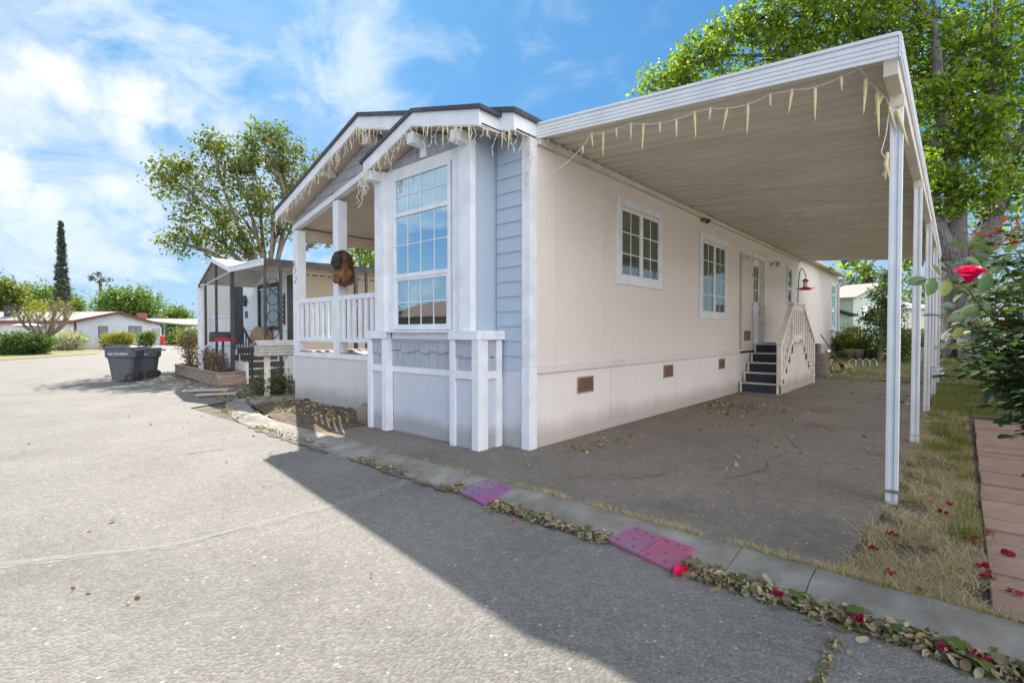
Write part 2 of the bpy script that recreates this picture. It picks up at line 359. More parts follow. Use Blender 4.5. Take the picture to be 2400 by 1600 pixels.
def leaves_at(C, size, up=.35, wid=.55, var=.35, fold=.18):
    """one leaf (two facets) at each centre"""
    n = len(C); nrm = unit(n); nrm[:, 2] = np.abs(nrm[:, 2]) * (1 + up); nrm /= np.linalg.norm(nrm, axis=1, keepdims=True)
    t = np.cross(nrm, unit(n)); t /= np.linalg.norm(t, axis=1, keepdims=True) + 1e-9; b = np.cross(nrm, t)
    s = size * (1 + var * NP.uniform(-1, 1, (n, 1)))
    V = np.empty((n, 4, 3)); V[:, 0] = C - t * s * .5; V[:, 1] = C + b * s * wid * .5 + nrm * s * fold; V[:, 2] = C + t * s * .5; V[:, 3] = C - b * s * wid * .5 + nrm * s * fold
    i = np.arange(n)[:, None] * 4
    F = np.concatenate([i + [0, 1, 2], i + [0, 2, 3]], 1).reshape(-1, 3)
    return V.reshape(-1, 3), F
def text_mesh(body, size, extr=.004):
    cu = bpy.data.curves.new('lettering', 'FONT'); cu.body = body; cu.size = size; cu.extrude = extr; cu.align_x = 'CENTER'; cu.align_y = 'CENTER'
    o = bpy.data.objects.new('lettering', cu); COL.objects.link(o); dg = bpy.context.evaluated_depsgraph_get()
    me = bpy.data.meshes.new_from_object(o.evaluated_get(dg)); bpy.data.objects.remove(o); bpy.data.curves.remove(cu); return me
def lettering(name, body, size, m, parent, M4, extr=.004):
    me = text_mesh(body, size, extr); g = ORG[parent.name]
    me.transform(Matrix.Translation(-g) @ M4); me.materials.clear()
    return link(name, me, m, parent, g)
def curve(a, b, bend, k=6):
    a, b = Vector(a), Vector(b); d = Vector(bend)
    return [a.lerp(b, i / k) + d * math.sin(math.pi * i / k) for i in range(k + 1)]

def ovals_at(C, size, up=1.8, wid=.6, curl=.2, var=.45):
    n = len(C); nrm = unit(n); nrm[:, 2] = np.abs(nrm[:, 2]) * (1 + up); nrm /= np.linalg.norm(nrm, axis=1, keepdims=True)
    t = np.cross(nrm, unit(n)); t /= np.linalg.norm(t, axis=1, keepdims=True) + 1e-9; b = np.cross(nrm, t)
    s = size * (1 + var * NP.uniform(-1, 1, (n, 1))); cv = curl * NP.uniform(.2, 1.6, (n, 1)); O = [(-.5, 0), (-.25, .36), (.1, .46), (.38, .26), (.55, 0), (.36, -.3), (.05, -.44), (-.28, -.32)]
    V = np.empty((n, 9, 3)); V[:, 8] = C
    for k, (a, w) in enumerate(O): V[:, k] = C + t * s * a + b * s * (w * wid * 1.1) + nrm * s * (abs(w) * cv + a * a * cv * .8) + NP.normal(size=(n, 3)) * s * .035
    i = np.arange(n)[:, None] * 9; F = np.concatenate([i + [k, (k + 1) % 8, 8] for k in range(8)], 1).reshape(-1, 3); return V.reshape(-1, 3), F
# foliage: clusters of leaf faces spread through crown blobs, branches run to the clusters
def plant(name, label, cat, base, trunk, blobs, leafsize, per, crad, lm, bm, group=None, trunk_r=.2, twigs=True, limb_from=.75, flat=.8, names=('trunk', 'crown'), shell=.55, stems=None, fork_r=None):
    t = thing(name, label, cat, base, group); base = Vector(base)
    if trunk:
        pts = [base + Vector(p) for p in trunk]; k = len(pts)
        top_r = fork_r or trunk_r * .5
        tr = MB(); tr.tube([pts[0] - Vector((0, 0, .3))] + pts, [trunk_r * 1.45] + [trunk_r * (1.15 if i == 0 else 1) * (1 - i / max(1, k - 1)) + top_r * i / max(1, k - 1) for i in range(k)], 14)
    C = []
    for (bx, by, bz, rx, ry, rz, nc) in blobs:
        bc = Vector((bx, by, bz))
        d = unit(nc) * (shell + (1 - shell) * NP.uniform(0, 1, (nc, 1)) ** .5)
        cc = d * np.array([rx, ry, rz]) + np.array(bc)
        C.append(cc)
        if trunk and twigs:
            src = pts[max(0, min(k - 1, int(round((k - 1) * (limb_from + rnd.random() * (1 - limb_from))))))]
            dl = (bc - src); lr = max(.02, min(top_r * .7, .035 * dl.length * .6 + .02))
            mid = curve(src, bc, (rnd.uniform(-.1, .1) * dl.length, rnd.uniform(-.1, .1) * dl.length, .06 * dl.length), 5)
            tr.tube(mid, [lr * (1 - .6 * i / 5) for i in range(6)], 7)
            for q in cc[:: max(1, nc // 9)]:
                tr.tube(curve(mid[-1 - rnd.randint(0, 2)], q, (rnd.uniform(-.1, .1), rnd.uniform(-.1, .1), .08), 3), [min(.03, lr * .3), min(.024, lr * .24), .012, .006], 5, False)
    if trunk: tr.build(names[0], bm, t, smooth=True)
    if stems:
        st = MB()
        for q in np.concatenate(C)[:stems]: st.tube(curve(base + Vector((rnd.uniform(-.08, .08), rnd.uniform(-.08, .08), 0)), q, (0, 0, .1), 3), [.014, .011, .008, .004], 5, False)
        st.build('stem', bm, t, smooth=True)
    C = np.concatenate(C); P = np.repeat(C, per, 0) + NP.normal(size=(len(C) * per, 3)) * crad * np.array([1, 1, flat])
    V, F = leaves_at(P, leafsize); nmesh(names[1], V, F, lm, t); return t

GREEN_BIG = leafmat('ash_leaf', [(.05, .10, .014), (.16, .255, .028), (.30, .37, .04), (.115, .19, .024), (.22, .30, .035)], .55)
GREEN_MID = leafmat('sycamore_leaf', [(.05, .09, .022), (.12, .165, .036), (.19, .19, .045), (.075, .125, .03)], .45)
GREEN_FAR = leafmat('far_leaf', [(.06, .11, .03), (.11, .18, .04), (.16, .22, .05)], .45)
GREEN_DK = leafmat('dark_leaf', [(.03, .07, .02), (.065, .125, .028), (.11, .18, .04)], .4)
CYPRESS = leafmat('cypress_leaf', [(.055, .085, .07), (.075, .105, .085), (.10, .13, .10)], .2)
YELLOW = leafmat('golden_leaf', [(.16, .17, .02), (.34, .30, .03), (.10, .15, .03)], .4)
BRONZE = leafmat('bronze_leaf', [(.17, .15, .06), (.26, .22, .09), (.10, .13, .04)], .35)
BLOSSOM = leafmat('white_blossom', [(.62, .58, .48), (.10, .15, .05), (.72, .68, .58), (.07, .11, .04)], .3)
DRYP = leafmat('dry_plant', [(.20, .11, .075), (.28, .19, .12), (.13, .08, .06), (.33, .26, .17)], .3)
JUNI = leafmat('juniper_leaf', [(.05, .065, .03), (.085, .10, .045), (.16, .14, .08), (.06, .05, .035)], .3)
ROSE_L = leafmat('rose_leaf', [(.022, .055, .028), (.045, .095, .042), (.075, .125, .045), (.035, .072, .045), (.11, .13, .05)], .38, .14)
ROSE_R = leafmat('red_rose_leaf', [(.14, .02, .025), (.20, .04, .04), (.10, .02, .03)], .4)
PETAL = leafmat('rose_petal', [(.62, .01, .11), (.75, .02, .18), (.58, .008, .12)], .35)
PETAL_D = leafmat('faded_petal', [(.22, .006, .05), (.30, .01, .04), (.16, .01, .10)], .25)
STRAW = leafmat('straw', [(.42, .34, .21), (.62, .54, .38), (.28, .21, .13), (.52, .45, .30)], .3, .05)
GRASS = leafmat('grass_blade', [(.10, .13, .03), (.16, .19, .045), (.25, .23, .09)], .4, .05)
LITTER = leafmat('leaf_litter', [(.30, .24, .15), (.44, .37, .25), (.18, .13, .08), (.12, .15, .04), (.50, .42, .34)], .2, .05)

# ================================================================== THE SETTING
def terrain_z(x, y):
    def sm(a, b, t): t = np.clip((t - a) / (b - a), 0, 1); return t * t * (3 - 2 * t)
    z = -.02 + .50 * sm(17.5, 28, y) * sm(-9, -5, x)
    return z
def build_setting():
    # one ground sheet to the horizon, finer near the yard
    xs = np.unique(np.concatenate([np.linspace(-900, -60, 9), np.linspace(-60, 30, 61), np.linspace(30, 900, 8)]))
    ys = np.unique(np.concatenate([np.linspace(-500, -20, 6), np.linspace(-20, 60, 61), np.linspace(60, 900, 9)]))
    X, Y = np.meshgrid(xs, ys); Z = terrain_z(X, Y); nx = len(xs)
    V = np.stack([X, Y, Z], -1).reshape(-1, 3); i = np.arange(len(ys) - 1)[:, None] * nx + np.arange(nx - 1)[None, :]; i = i.ravel()[:, None]
    structure(nmesh('ground', V, np.concatenate([i, i + 1, i + nx + 1, i + nx], 1), GROUND, None, (0, 0, 0), True))
    # road sheet
    b = MB(); b.add([(-90, -60, 0), (60, -60, 0), (60, 3.14, 0), (-21.5, 3.14, 0), (-90, 3.14, 0)], [(0, 1, 2, 3, 4)])
    b.add([(-11.3, 3.141, 0), (-11.7, 3.9, 0), (-12.3, 4.42, 0), (-15.2, 4.86, 0), (-20.8, 5.2, 0), (-24, 7, 0), (-40, 19, 0), (-90, 40, 0), (-90, 3.141, 0)], [tuple(range(9))])
    structure(b.build('road', ROAD))
    # driveway under the carport, running along the bay too
    b = MB(); b.prism([(-7.9, 3.56, -.05), (-.55, 3.50, -.05), (-.42, 5.4, -.05), (-.36, 12, -.05), (-.35, 18.6, -.05), (-4.0, 18.6, -.05), (-4.0, 4.86, -.05), (-4.45, 4.86, -.05), (-6.9, 4.86, -.05), (-7.6, 4.0, -.05)], (0, 0, .062))
    structure(b.build('driveway', DRIVE))
    # rolled kerb in cast lengths
    prof = [(3.12, -.03), (3.14, .006), (3.20, .016), (3.33, .046), (3.44, .058), (3.52, .054), (3.56, .025), (3.56, -.05)]
    xs = [-11.6, -9.4, -7.25, -5.6, -4.16, -2.9, -1.05, -.62, 1.6, 4.5, 9, 16]
    b = MB()
    for a, c in zip(xs[:-1], xs[1:]):
        n = max(3, int((c - a) / .25)); rows = []
        for k in range(n + 1):
            x = a + .003 + (c - a - .006) * k / n
            bend = .75 * max(0, (-8.2 - x) / 3.4) ** 1.6
            jj = [(rnd.uniform(-.012, .012), rnd.uniform(-.006, .006)) for _ in prof]
            rows.append([(x, y + j[0] + bend, z + j[1]) for (y, z), j in zip(prof, jj)])
        m = len(prof); b.add([p for r in rows for p in r], [(k * m + q, k * m + q + 1, (k + 1) * m + q + 1, (k + 1) * m + q) for k in range(n) for q in range(m - 1)] + [tuple(range(m)), tuple(n * m + q for q in range(m - 1, -1, -1))])
    structure(b.build('kerb', CONC))
    # concrete walk from the kerb to the porch corner
    b = MB(); b.prism([(-11.75, 4.42, -.03), (-10.9, 4.1, -.03), (-10.55, 5.0, -.03), (-10.75, 6.2, -.03), (-12.1, 6.2, -.03)], (0, 0, .075)); structure(b.build('path', CONC, bevel=.01))
    # soil bed in front of the porch, heaped
    n, m = 26, 12; V = []; F = []
    for j in range(m + 1):
        for i in range(n + 1):
            u, v = i / n, j / m; x = -10.75 + u * 3.75; y = 3.6 + (.45 * max(0, (-8.4 - x) / 2.3)) + v * (4.9 - 3.6 - .45 * max(0, (-8.4 - x) / 2.3))
            e = min(1, 6 * u, 6 * (1 - u), 5 * v + .1); V.append((x, y, .015 + .07 * e + .02 * NP.normal() * e)); 
            if i < n and j < m: k = j * (n + 1) + i; F.append((k, k + 1, k + n + 2, k + n + 1))
    structure(nmesh('soil_bed', np.array(V), np.array(F), SOIL, None, (0, 0, 0), True))
    # worn ground in front of the neighbour
    b = MB(); b.prism([(-21.0, 5.7, -.02), (-18.2, 5.15, -.02), (-15.2, 4.82, -.02), (-12.6, 4.5, -.02), (-11.8, 4.5, -.02), (-12.1, 7, -.02), (-21, 7, -.02)], (0, 0, .034)); structure(b.build('bare_earth', mat('bare_earth', (.20, .18, .14), (.13, .115, .09), .95, 3, bump=.03, bscale=30)))
    # lawn behind and beside the driveway
    n, m = 40, 30; V = []; F = []
    for j in range(m + 1):
        for i in range(n + 1):
            x = -9 + 30 * i / n; y = 18.7 + 26 * j / m; V.append((x, y, float(terrain_z(np.array(x), np.array(y))) + .03 + .012 * NP.normal()))
            if i < n and j < m: k = j * (n + 1) + i; F.append((k, k + 1, k + n + 2, k + n + 1))
    structure(nmesh('lawn', np.array(V), np.array(F), LAWN, None, (0, 0, 0), True))
    b = MB(); b.prism([(-.40, 12, -.03), (2.6, 12, -.03), (2.6, 18.9, -.03), (-.34, 18.9, -.03)], (0, 0, .042)); structure(b.build('side_lawn', LAWN))
    # clay paver path next door: one row of pavers after another
    b = MB(); y = 3.62; k = 0
    while y < 11.2:
        d = .30 if y > 4.6 else .62
        x = .12 + .012 * y + rnd.uniform(-.008, .008)
        while x < 1.7:
            w = 1.25 if y > 4.6 else .55
            b.box(x, x + w - .02, y, y + d - .030, -.05, .03 + rnd.uniform(-.007, .007)); x += w
        y += d
    structure(b.build('paver_path', TERRA, bevel=.006))
    # far side: verge of dry grass across the street
    b = MB(); b.prism([(-36.5, -40, -.02), (-37.6, 1.75, -.02), (-43.8, 6.7, -.02), (-57, 9.2, -.02), (-90, 10, -.02), (-90, -40, -.02)], (0, 0, .045)); structure(b.build('verge', mat('dry_verge', (.26, .22, .10), (.17, .17, .06), .95, .8, bump=.04, bscale=20)))
def ribbon(name, pts, w, m, z, jit=.02, struct=True):
    b = MB(); P = []
    for (x0, y0), (x1, y1) in zip(pts[:-1], pts[1:]):
        k = max(2, int(math.hypot(x1 - x0, y1 - y0) / .08))
        for i in range(k): P.append((x0 + (x1 - x0) * i / k + rnd.uniform(-jit, jit), y0 + (y1 - y0) * i / k + rnd.uniform(-jit, jit)))
    P.append(pts[-1]); L = []; Rr = []
    for i, p in enumerate(P):
        a = P[max(0, i - 1)]; c = P[min(len(P) - 1, i + 1)]; d = math.hypot(c[0] - a[0], c[1] - a[1]) or 1; nx, ny = -(c[1] - a[1]) / d, (c[0] - a[0]) / d
        ww = w * rnd.uniform(.35, 1.1) / 2; L.append((p[0] + nx * ww, p[1] + ny * ww, z)); Rr.append((p[0] - nx * ww, p[1] - ny * ww, z))
    n = len(P); b.add(L + Rr, [(i, i + 1, n + i + 1, n + i) for i in range(n - 1)]); o = b.build(name, m)
    return structure(o)
DIRT = mat('gutter_dirt', (.10, .082, .06), (.17, .145, .11), .95, 9, bump=.012, bscale=60)
CRACK = mat('crack_tar', (.03, .027, .025), (.05, .045, .04), .95, 20)
SEAM = mat('pale_seam', (.24, .235, .22), (.18, .175, .165), .9, 20, bump=.004, bscale=120)
build_setting()
ribbon('road_seam', [(-4.95, -2.2), (-4.58, .2), (-4.1, 1.0), (-4.0, 2.2), (-4.12, 3.1)], .13, SEAM, .0014, .012)
ribbon('road_crack', [(-4.93, -2.2), (-4.56, .2), (-4.08, 1.0), (-3.98, 2.2), (-4.10, 3.1)], .006, CRACK, .0024, .012)
ribbon('road_seam', [(-6.95, -1.2), (-6.92, .3), (-7.18, 1.36), (-7.0, 2.9)], .05, SEAM, .0014, .012)
ribbon('road_crack', [(-7.06, 1.9), (-7.0, 2.3)], .014, CRACK, .0024, .008)
ribbon('road_seam', [(-10.8, -2), (-11.2, 1.0), (-11.0, 3.4)], .05, SEAM, .0014, .012)
for a_, b_, w_ in ((-1.27, .7, .16), (-3.0, -1.85, .11), (-5.4, -3.5, .06), (-8.3, -5.8, .10)): ribbon('gutter_dirt', [(a_, 3.09 + (.02 if a_ > -2 else .04)), ((a_ + b_) / 2, 3.085), (b_, 3.09)], w_, DIRT, .009, .02)
for pts in ([(-3.0, 4.1), (-2.6, 4.6), (-2.45, 4.55), (-2.2, 5.1)], [(-1.72, 5.2), (-1.5, 5.9), (-1.62, 6.3), (-1.5, 7.2), (-1.75, 7.8)]):
    ribbon('driveway_crack', pts, .009, CRACK, .016, .02)

# ================================================================== THE MOBILE HOME
WX = -4.0; FY = 4.85; BACK = 26.6; LX = -10.45; BX = -6.9; PBY = 7.4
H = thing('mobile_home', 'pale pink-beige mobile home with blue-grey bay window, front porch and white trim', 'mobile home', (-7.2, 15, 0))
def rect_frame_x(b, X, y0, y1, z0, z1, w, d, sill=None):
    s = sill or w
    b.box(X, X + d, y0, y1, z1 - w, z1); b.box(X, X + d, y0, y1, z0, z0 + s); b.box(X, X + d, y0, y0 + w, z0 + s, z1 - w); b.box(X, X + d, y1 - w, y1, z0 + s, z1 - w)
def rect_frame_y(b, Y, x0, x1, z0, z1, w, d):
    b.box(x0, x1, Y, Y - d, z1 - w, z1); b.box(x0, x1, Y, Y - d, z0, z0 + w); b.box(x0, x0 + w, Y, Y - d, z0 + w, z1 - w); b.box(x1 - w, x1, Y, Y - d, z0 + w, z1 - w)
def build_home():
    BZ = 1.02
    b = MB(); t = .15     # long wall with a real door opening
    dy0, dy1, dz = 14.02, 15.10, 3.50
    b.box(WX - t, WX, FY, dy0, BZ, 4.02); b.box(WX - t, WX, dy0, dy1, dz, 4.02); b.box(WX - t, WX, dy1, BACK, BZ, 4.02); b.box(WX - t, WX, dy0, dy1, BZ, 1.16)
    b.box(LX, LX + t, PBY, BACK, BZ, 4.02); b.box(LX + t, WX - t, BACK - t, BACK, BZ, 4.02)
    b.prism([(LX, BACK - t, 4.02), (WX, BACK - t, 4.02), (-7.3, BACK - t, 4.95)], (0, t, 0))
    b.box(LX + t, BX, PBY, PBY + t, BZ, 4.02); b.box(BX - .1, BX, FY, PBY, BZ, 4.05)
    b.build('wall', WALL, H)
    b = MB()   # skirting, 2 cm behind the wall face
    s = .022
    b.box(WX - .12, WX - s, FY + .02, BACK - .05, -.02, .965); b.box(LX + s, LX + .12, FY + .3, BACK - .05, -.02, 1.0); b.box(LX + .12, WX - .12, BACK - .15, BACK - .05, -.02, 1.0)
    b.build('skirting', SKIRT, H)
    b = MB(); b.box(WX - .05, WX + .012, FY + .13, 13.0, .965, 1.072); b.box(WX - .05, WX + .012, 15.9, BACK, .965, 1.072); b.build('belt_board', siding('belt_paint', (.675, .62, .605), 5, stain=.5), H, bevel=.004)
    # front wall beside the bay: lapped boards and corner boards
    b = MB(); z = 1.0
    b.box(-4.6, WX - .15, FY + .02, FY + .12, 0, 4.1)
    while z < 4.02:
        z1 = min(z + .192, 4.05)
        b.prism([(-4.56, FY - .016, z), (-4.56, FY + .02, z), (-4.56, FY + .02, z1), (-4.56, FY - .002, z1)], (.45, 0, 0)); z += .192
    b.build('lap_siding', LAP, H)
    b = MB(); b.box(-4.56, -4.11, FY - .008, FY + .019, -.02, 1.0); b.build('lap_base_panel', BASEP, H)
    b = MB(); b.box(-4.12, WX + .014, FY - .026, FY + .016, 1.06, 4.06); b.box(WX, WX + .014, FY + .016, FY + .12, 1.06, 4.06)
    b.box(-4.12, WX + .012, FY - .03, FY + .012, -.02, 1.058); b.box(WX - .03, WX + .012, FY + .012, FY + .128, -.02, 1.058); b.build('corner_board', WHITE, H, bevel=.004)
    # ---------------- the bay
    by, my = 4.37, 4.48
    b = MB(); b.box(-6.84, -4.60, my + .002, FY + .2, 1.42, 4.05); b.build('bay_wall', LAP, H)
    b = MB(); b.box(-6.39, -4.97, my, FY, -.02, .90); b.box(-6.80, -6.50, by + .02, FY, -.02, .90); b.box(-4.87, -4.455, by + .02, FY - .01, -.02, .90); b.build('bay_base_panel', BASEP, H)
    b = MB()   # white posts, bands and cap of the lower bay
    for x0, x1 in ((-6.91, -6.80), (-6.52, -6.40), (-4.97, -4.87), (-4.55, -4.43)): b.box(x0, x1, by - .012, by + .05, -.02, 1.40)
    for z0, z1, p in ((.90, 1.0, .005), (1.40, 1.49, .02)):
        b.box(-6.915, -6.395, by - .012 - p, by + .07, z0, z1) if p > .01 else (b.box(-6.80, -6.52, by - .008, by + .05, z0, z1))
        b.box(-4.975, -4.425, by - .012 - p, by + .07, z0, z1) if p > .01 else (b.box(-4.87, -4.55, by - .008, by + .05, z0, z1))
        b.box(-6.40, -4.97, my - .012 - p * .5, my + .05, z0, z1)
        b.box(-4.50, -4.425 + (p if p > .01 else 0), by + .07, FY - .02, z0, z1) if p > .01 else b.box(-4.50, -4.428, by + .16, FY - .06, z0, z1)
    b.box(-6.41, -6.395, by + .05, my, -.02, 1.40); b.box(-4.97, -4.958, by + .05, my, -.02, 1.40)
    b.box(-4.50, -4.427, by + .05, by + .16, -.02, 1.40); b.box(-4.50, -4.427, FY - .16, FY - .055, -.02, 1.40)
    b.box(-6.9, -6.8, by + .05, FY, -.02, 1.40)
    b.box(-6.93, -4.43, by - .03, FY, 1.491, 1.515)
    b.build('bay_post', WHITE, H, bevel=.004)
    def shakes(b, x0, x1, Y, rows, top=None, seed=1):
        r = random.Random(seed)
        for (z0, z1, lo) in rows:
            x = x0
            while x < x1 - .01:
                w = min(r.uniform(.10, .21), x1 - x); dz = r.uniform(0, .045) if lo else 0
                za, zb = (z1, z1) if top is None else (min(z1, top(x)), min(z1, top(x + w)))
                if min(za, zb) > z0 + dz + .01:
                    d0 = r.uniform(0, .003)
                    b.add([(x + .003, Y - .016 - d0, z0 - dz), (x + w - .003, Y - .016 - d0, z0 - dz), (x + w - .003, Y - .004, zb), (x + .003, Y - .004, za), (x + .003, Y + .01, z0 - dz), (x + w - .003, Y + .01, z0 - dz), (x + w - .003, Y + .01, zb), (x + .003, Y + .01, za)],
                          [(0, 1, 2, 3), (0, 4, 5, 1), (1, 5, 6, 2), (2, 6, 7, 3), (3, 7, 4, 0), (4, 7, 6, 5)])
                x += w
    b = MB(); shakes(b, -6.40, -4.97, my, [(.99, 1.23, 0)], seed=3); shakes(b, -6.40, -4.97, my - .012, [(1.24, 1.37, 1)], seed=4); b.box(-6.40, -4.97, my - .03, my, 1.365, 1.40)
    for x0, x1 in ((-6.80, -6.52), (-4.87, -4.55)):
        shakes(b, x0, x1, by + .035, [(.99, 1.2, 0)], seed=5); shakes(b, x0, x1, by + .022, [(1.2, 1.37, 1)], seed=7); b.box(x0, x1, by + .006, by + .05, 1.365, 1.40); b.box(x0, x1, by + .03, by + .06, .9, 1.4)
    b.box(-4.5, -4.455, by + .16, FY - .16, .995, 1.40)
    for y0, y1, z0, z1 in ((by + .163, by + .22, 1.19, 1.37), (by + .224, by + .317, 1.17, 1.37), (by + .163, by + .27, 1.0, 1.185), (by + .274, by + .317, 1.0, 1.165), (by + .163, by + .317, 1.372, 1.398)): b.box(-4.455, -4.442, y0, y1, z0, z1)
    b.build('shingle_panel', SHAKE, H)
    # upper bay: pilasters, window surround
    b = MB()
    for x0, x1 in ((-6.75, -6.51), (-4.83, -4.60)): MB().box(x0, x1, 4.395, my, 1.515, 3.93).build('pilaster', WHITE, H, bevel=.003)
    b.box(-6.51, -6.36, my - .016, my, 1.515, 3.93); b.box(-5.03, -4.83, my - .016, my, 1.515, 3.93); b.box(-6.36, -5.03, my - .016, my, 3.79, 3.93); b.box(-6.36, -5.03, my - .016, my, 1.515, 1.53)
    b.build('window_surround', WHITE, H, bevel=.003)
    MB().box(-4.602, -4.588, 4.41, 4.47, 1.515, 3.92).build('bay_corner_strip', WHITE, H)
    w = MB(); x0, x1 = -6.345, -5.055
    for z0, z1 in ((3.20, 3.26), (2.295, 2.355), (3.74, 3.79), (1.532, 1.575)): w.box(x0 + .05, x1 - .05, my - .001, my - .034, z0, z1)
    w.box(x0, x0 + .05, my - .001, my - .036, 1.532, 3.79); w.box(x1 - .05, x1, my - .001, my - .036, 1.532, 3.79)
    wo = w.build('bay_window', WHITE, H, bevel=.003)
    w = MB(); rect_frame_y(w, my - .003, x0 + .051, x1 - .051, 1.576, 2.294, .035, .02); w.build('sash', WHITE, wo)
    for k, (z0, z1) in enumerate(((3.26, 3.74), (2.355, 3.20), (1.61, 2.26))):
        xa, xb = (x0 + .045, x1 - .045) if k < 2 else (x0 + .085, x1 - .085)
        MB().box(xa, xb, my - .004, my - .010, z0 - .004, z1 + .004).build('pane', GLASS_SKY if k < 2 else GLASS_LOW, wo)
        m = MB(); zm = (z0 + z1) / 2
        for i in (1, 2, 3): x = xa + (xb - xa) * i / 4; m.box(x - .0065, x + .0065, my - .012, my - .017, z0, z1)
        m.box(xa, xb, my - .0135, my - .0185, zm - .0065, zm + .0065)
        m.build('muntin', WHITE, wo)
    # bay gable
    gy = 4.18; L_, P_, Rr = (-6.72, 4.07), (-5.50, 4.47), (-4.23, 4.15)
    def slab(b, a, c, y0, y1, th, up=0): b.prism([(a[0], y0, a[1] + up), (c[0], y0, c[1] + up), (c[0], y0, c[1] + up - th), (a[0], y0, a[1] + up - th)], (0, y1 - y0, 0))
    b = MB(); slab(b, L_, P_, gy, gy + .035, .17, -.02); slab(b, P_, Rr, gy, gy + .035, .19, -.02)
    b.prism([(Rr[0] - .03, gy + .036, Rr[1] - .02), (Rr[0] - .03, gy + .036, Rr[1] - .20), (Rr[0], gy + .036, Rr[1] - .20), (Rr[0], gy + .036, Rr[1] - .02)], (0, .34, 0))
    b.prism([(L_[0], gy + .036, L_[1] - .02), (L_[0], gy + .036, L_[1] - .18), (L_[0] + .03, gy + .036, L_[1] - .18), (L_[0] + .03, gy + .036, L_[1] - .02)], (0, .34, 0))
    b.build('bay_fascia', WHITE, H, bevel=.003)
    b = MB(); slab(b, (L_[0] - .05, L_[1] - .016), P_, gy - .03, 5.1, .05, .03); slab(b, P_, (Rr[0] + .05, Rr[1] - .012), gy - .03, 5.1, .05, .03); b.build('bay_roof', ROOF, H)
    for a_, c_, d_ in ((L_, P_, -.15), (P_, Rr, -.17)): b = MB(); slab(b, a_, c_, gy + .04, 4.9, .02, d_); b.build('bay_soffit', SOFFIT, H)
    b = MB(); shakes(b, -6.51, -4.83, my - .012, [(3.93, 4.05, 0), (4.05, 4.2, 0)], lambda x: 4.25 - .3 * abs(x + 5.5), 9); b.prism([(-6.7, my, 3.93), (-4.5, my, 3.93), (-4.5, my, 3.95), (-5.5, my, 4.27), (-6.7, my, 3.9)], (0, .06, 0)); b.build('gable_shingles', SHAKE2, H)
    for x, zt in ((-6.63, 3.95), (-5.60, 4.24), (-4.71, 4.05)): b = MB(); b.box(x - .07, x + .07, gy + .02, my, zt - .17, zt - .02); b.box(x - .06, x + .06, my - .06, my + .01, zt - .30, zt - .168); b.build('corbel', WHITE, H, bevel=.008)
    # ---------------- main gable and roof
    gy = 4.52; A, P, B = (-10.58, 4.0), (-7.40, 5.07), (-3.98, 4.15)
    b = MB(); slab(b, A, P, gy, gy + .04, .17, -.02); slab(b, P, B, gy, gy + .04, .22, -.02)
    b.prism([(B[0] - .03, gy + .041, B[1] - .02), (B[0] - .03, gy + .041, B[1] - .22), (B[0], gy + .041, B[1] - .22), (B[0], gy + .041, B[1] - .02)], (0, .40, 0))
    b.build('fascia', WHITE, H, bevel=.003)
    rx = -3.78
    b = MB(); slab(b, (A[0] - .06, A[1] - .02), P, gy - .03, BACK + .3, .06, .035); slab(b, P, (B[0] + .04, B[1] - .011), gy - .03, 19.3, .06, .035); slab(b, P, (rx, B[1] - .054), 19.3, BACK + .3, .06, .035)
    ro = b.build('roof', ROOF, H)
    b = MB(); b.box(rx - .03, rx + .10, 19.35, BACK + .32, 3.96, 4.07); b.build('gutter', ALU_WARM, ro, bevel=.02)
    b = MB(); b.box(WX, rx - .03, 19.35, BACK + .3, 4.0, 4.02); b.build('soffit', SOFFIT, H)
    for a_, c_, d_ in ((A, P, -.17), (P, B, -.2)): b = MB(); slab(b, a_, c_, gy + .042, FY + .1, .02, d_); b.build('soffit', SOFFIT, H)
    b = MB(); rows = [(3.6 + .17 * k, 3.77 + .17 * k, 0) for k in range(8)]
    top = lambda x: 4.85 - .338 * (-7.4 - x) if x < -7.4 else 4.85 - .27 * (x + 7.4)
    beamtop = lambda x: 3.72 + .212 * (x - LX)
    r = random.Random(21); b2 = MB()
    for z0, z1, _ in rows:
        x = LX
        while x < -6.4:
            w = r.uniform(.12, .22); xa, xb = x + .003, x + w - .003
            lo = [max(z0, beamtop(q) if q < -7.0 else 0) for q in (xa, xb)]; hi = [min(z1, top(q)) for q in (xa, xb)]
            if min(hi[0] - lo[0], hi[1] - lo[1]) > .012: b.add([(xa, FY - .018, lo[0]), (xb, FY - .018, lo[1]), (xb, FY - .004, hi[1]), (xa, FY - .004, hi[0]), (xa, FY + .02, lo[0]), (xb, FY + .02, lo[1]), (xb, FY + .02, hi[1]), (xa, FY + .02, hi[0])], [(0, 1, 2, 3), (0, 4, 5, 1), (1, 5, 6, 2), (2, 6, 7, 3), (3, 7, 4, 0)])
            x += w
    b.prism([(LX, FY + .021, beamtop(LX)), (-6.5, FY + .021, beamtop(-6.5)), (-6.5, FY + .021, 4.6), (-7.4, FY + .021, 4.86), (LX, FY + .021, 3.83)], (0, .08, 0))
    b.build('porch_gable_shingles', SHAKE2, H)
    # rafter tails showing below the fascia
    for x, z, hh in ((-8.75, 4.42, .10), (-7.3, 4.66, .16)): b = MB(); b.bar((x, FY - .02, z), (x, gy + .05, z), .14, hh); b.build('lookout', TANW, H, bevel=.006)
    # ---------------- porch
    b = MB(); b.prism([(LX, FY - .03, 3.62), (-6.85, FY - .03, 3.62 + .212 * 3.6), (-6.85, FY - .03, 3.73 + .212 * 3.6), (LX, FY - .03, 3.73)], (0, .12, 0)); b.build('porch_beam', WHITE, H, bevel=.004)
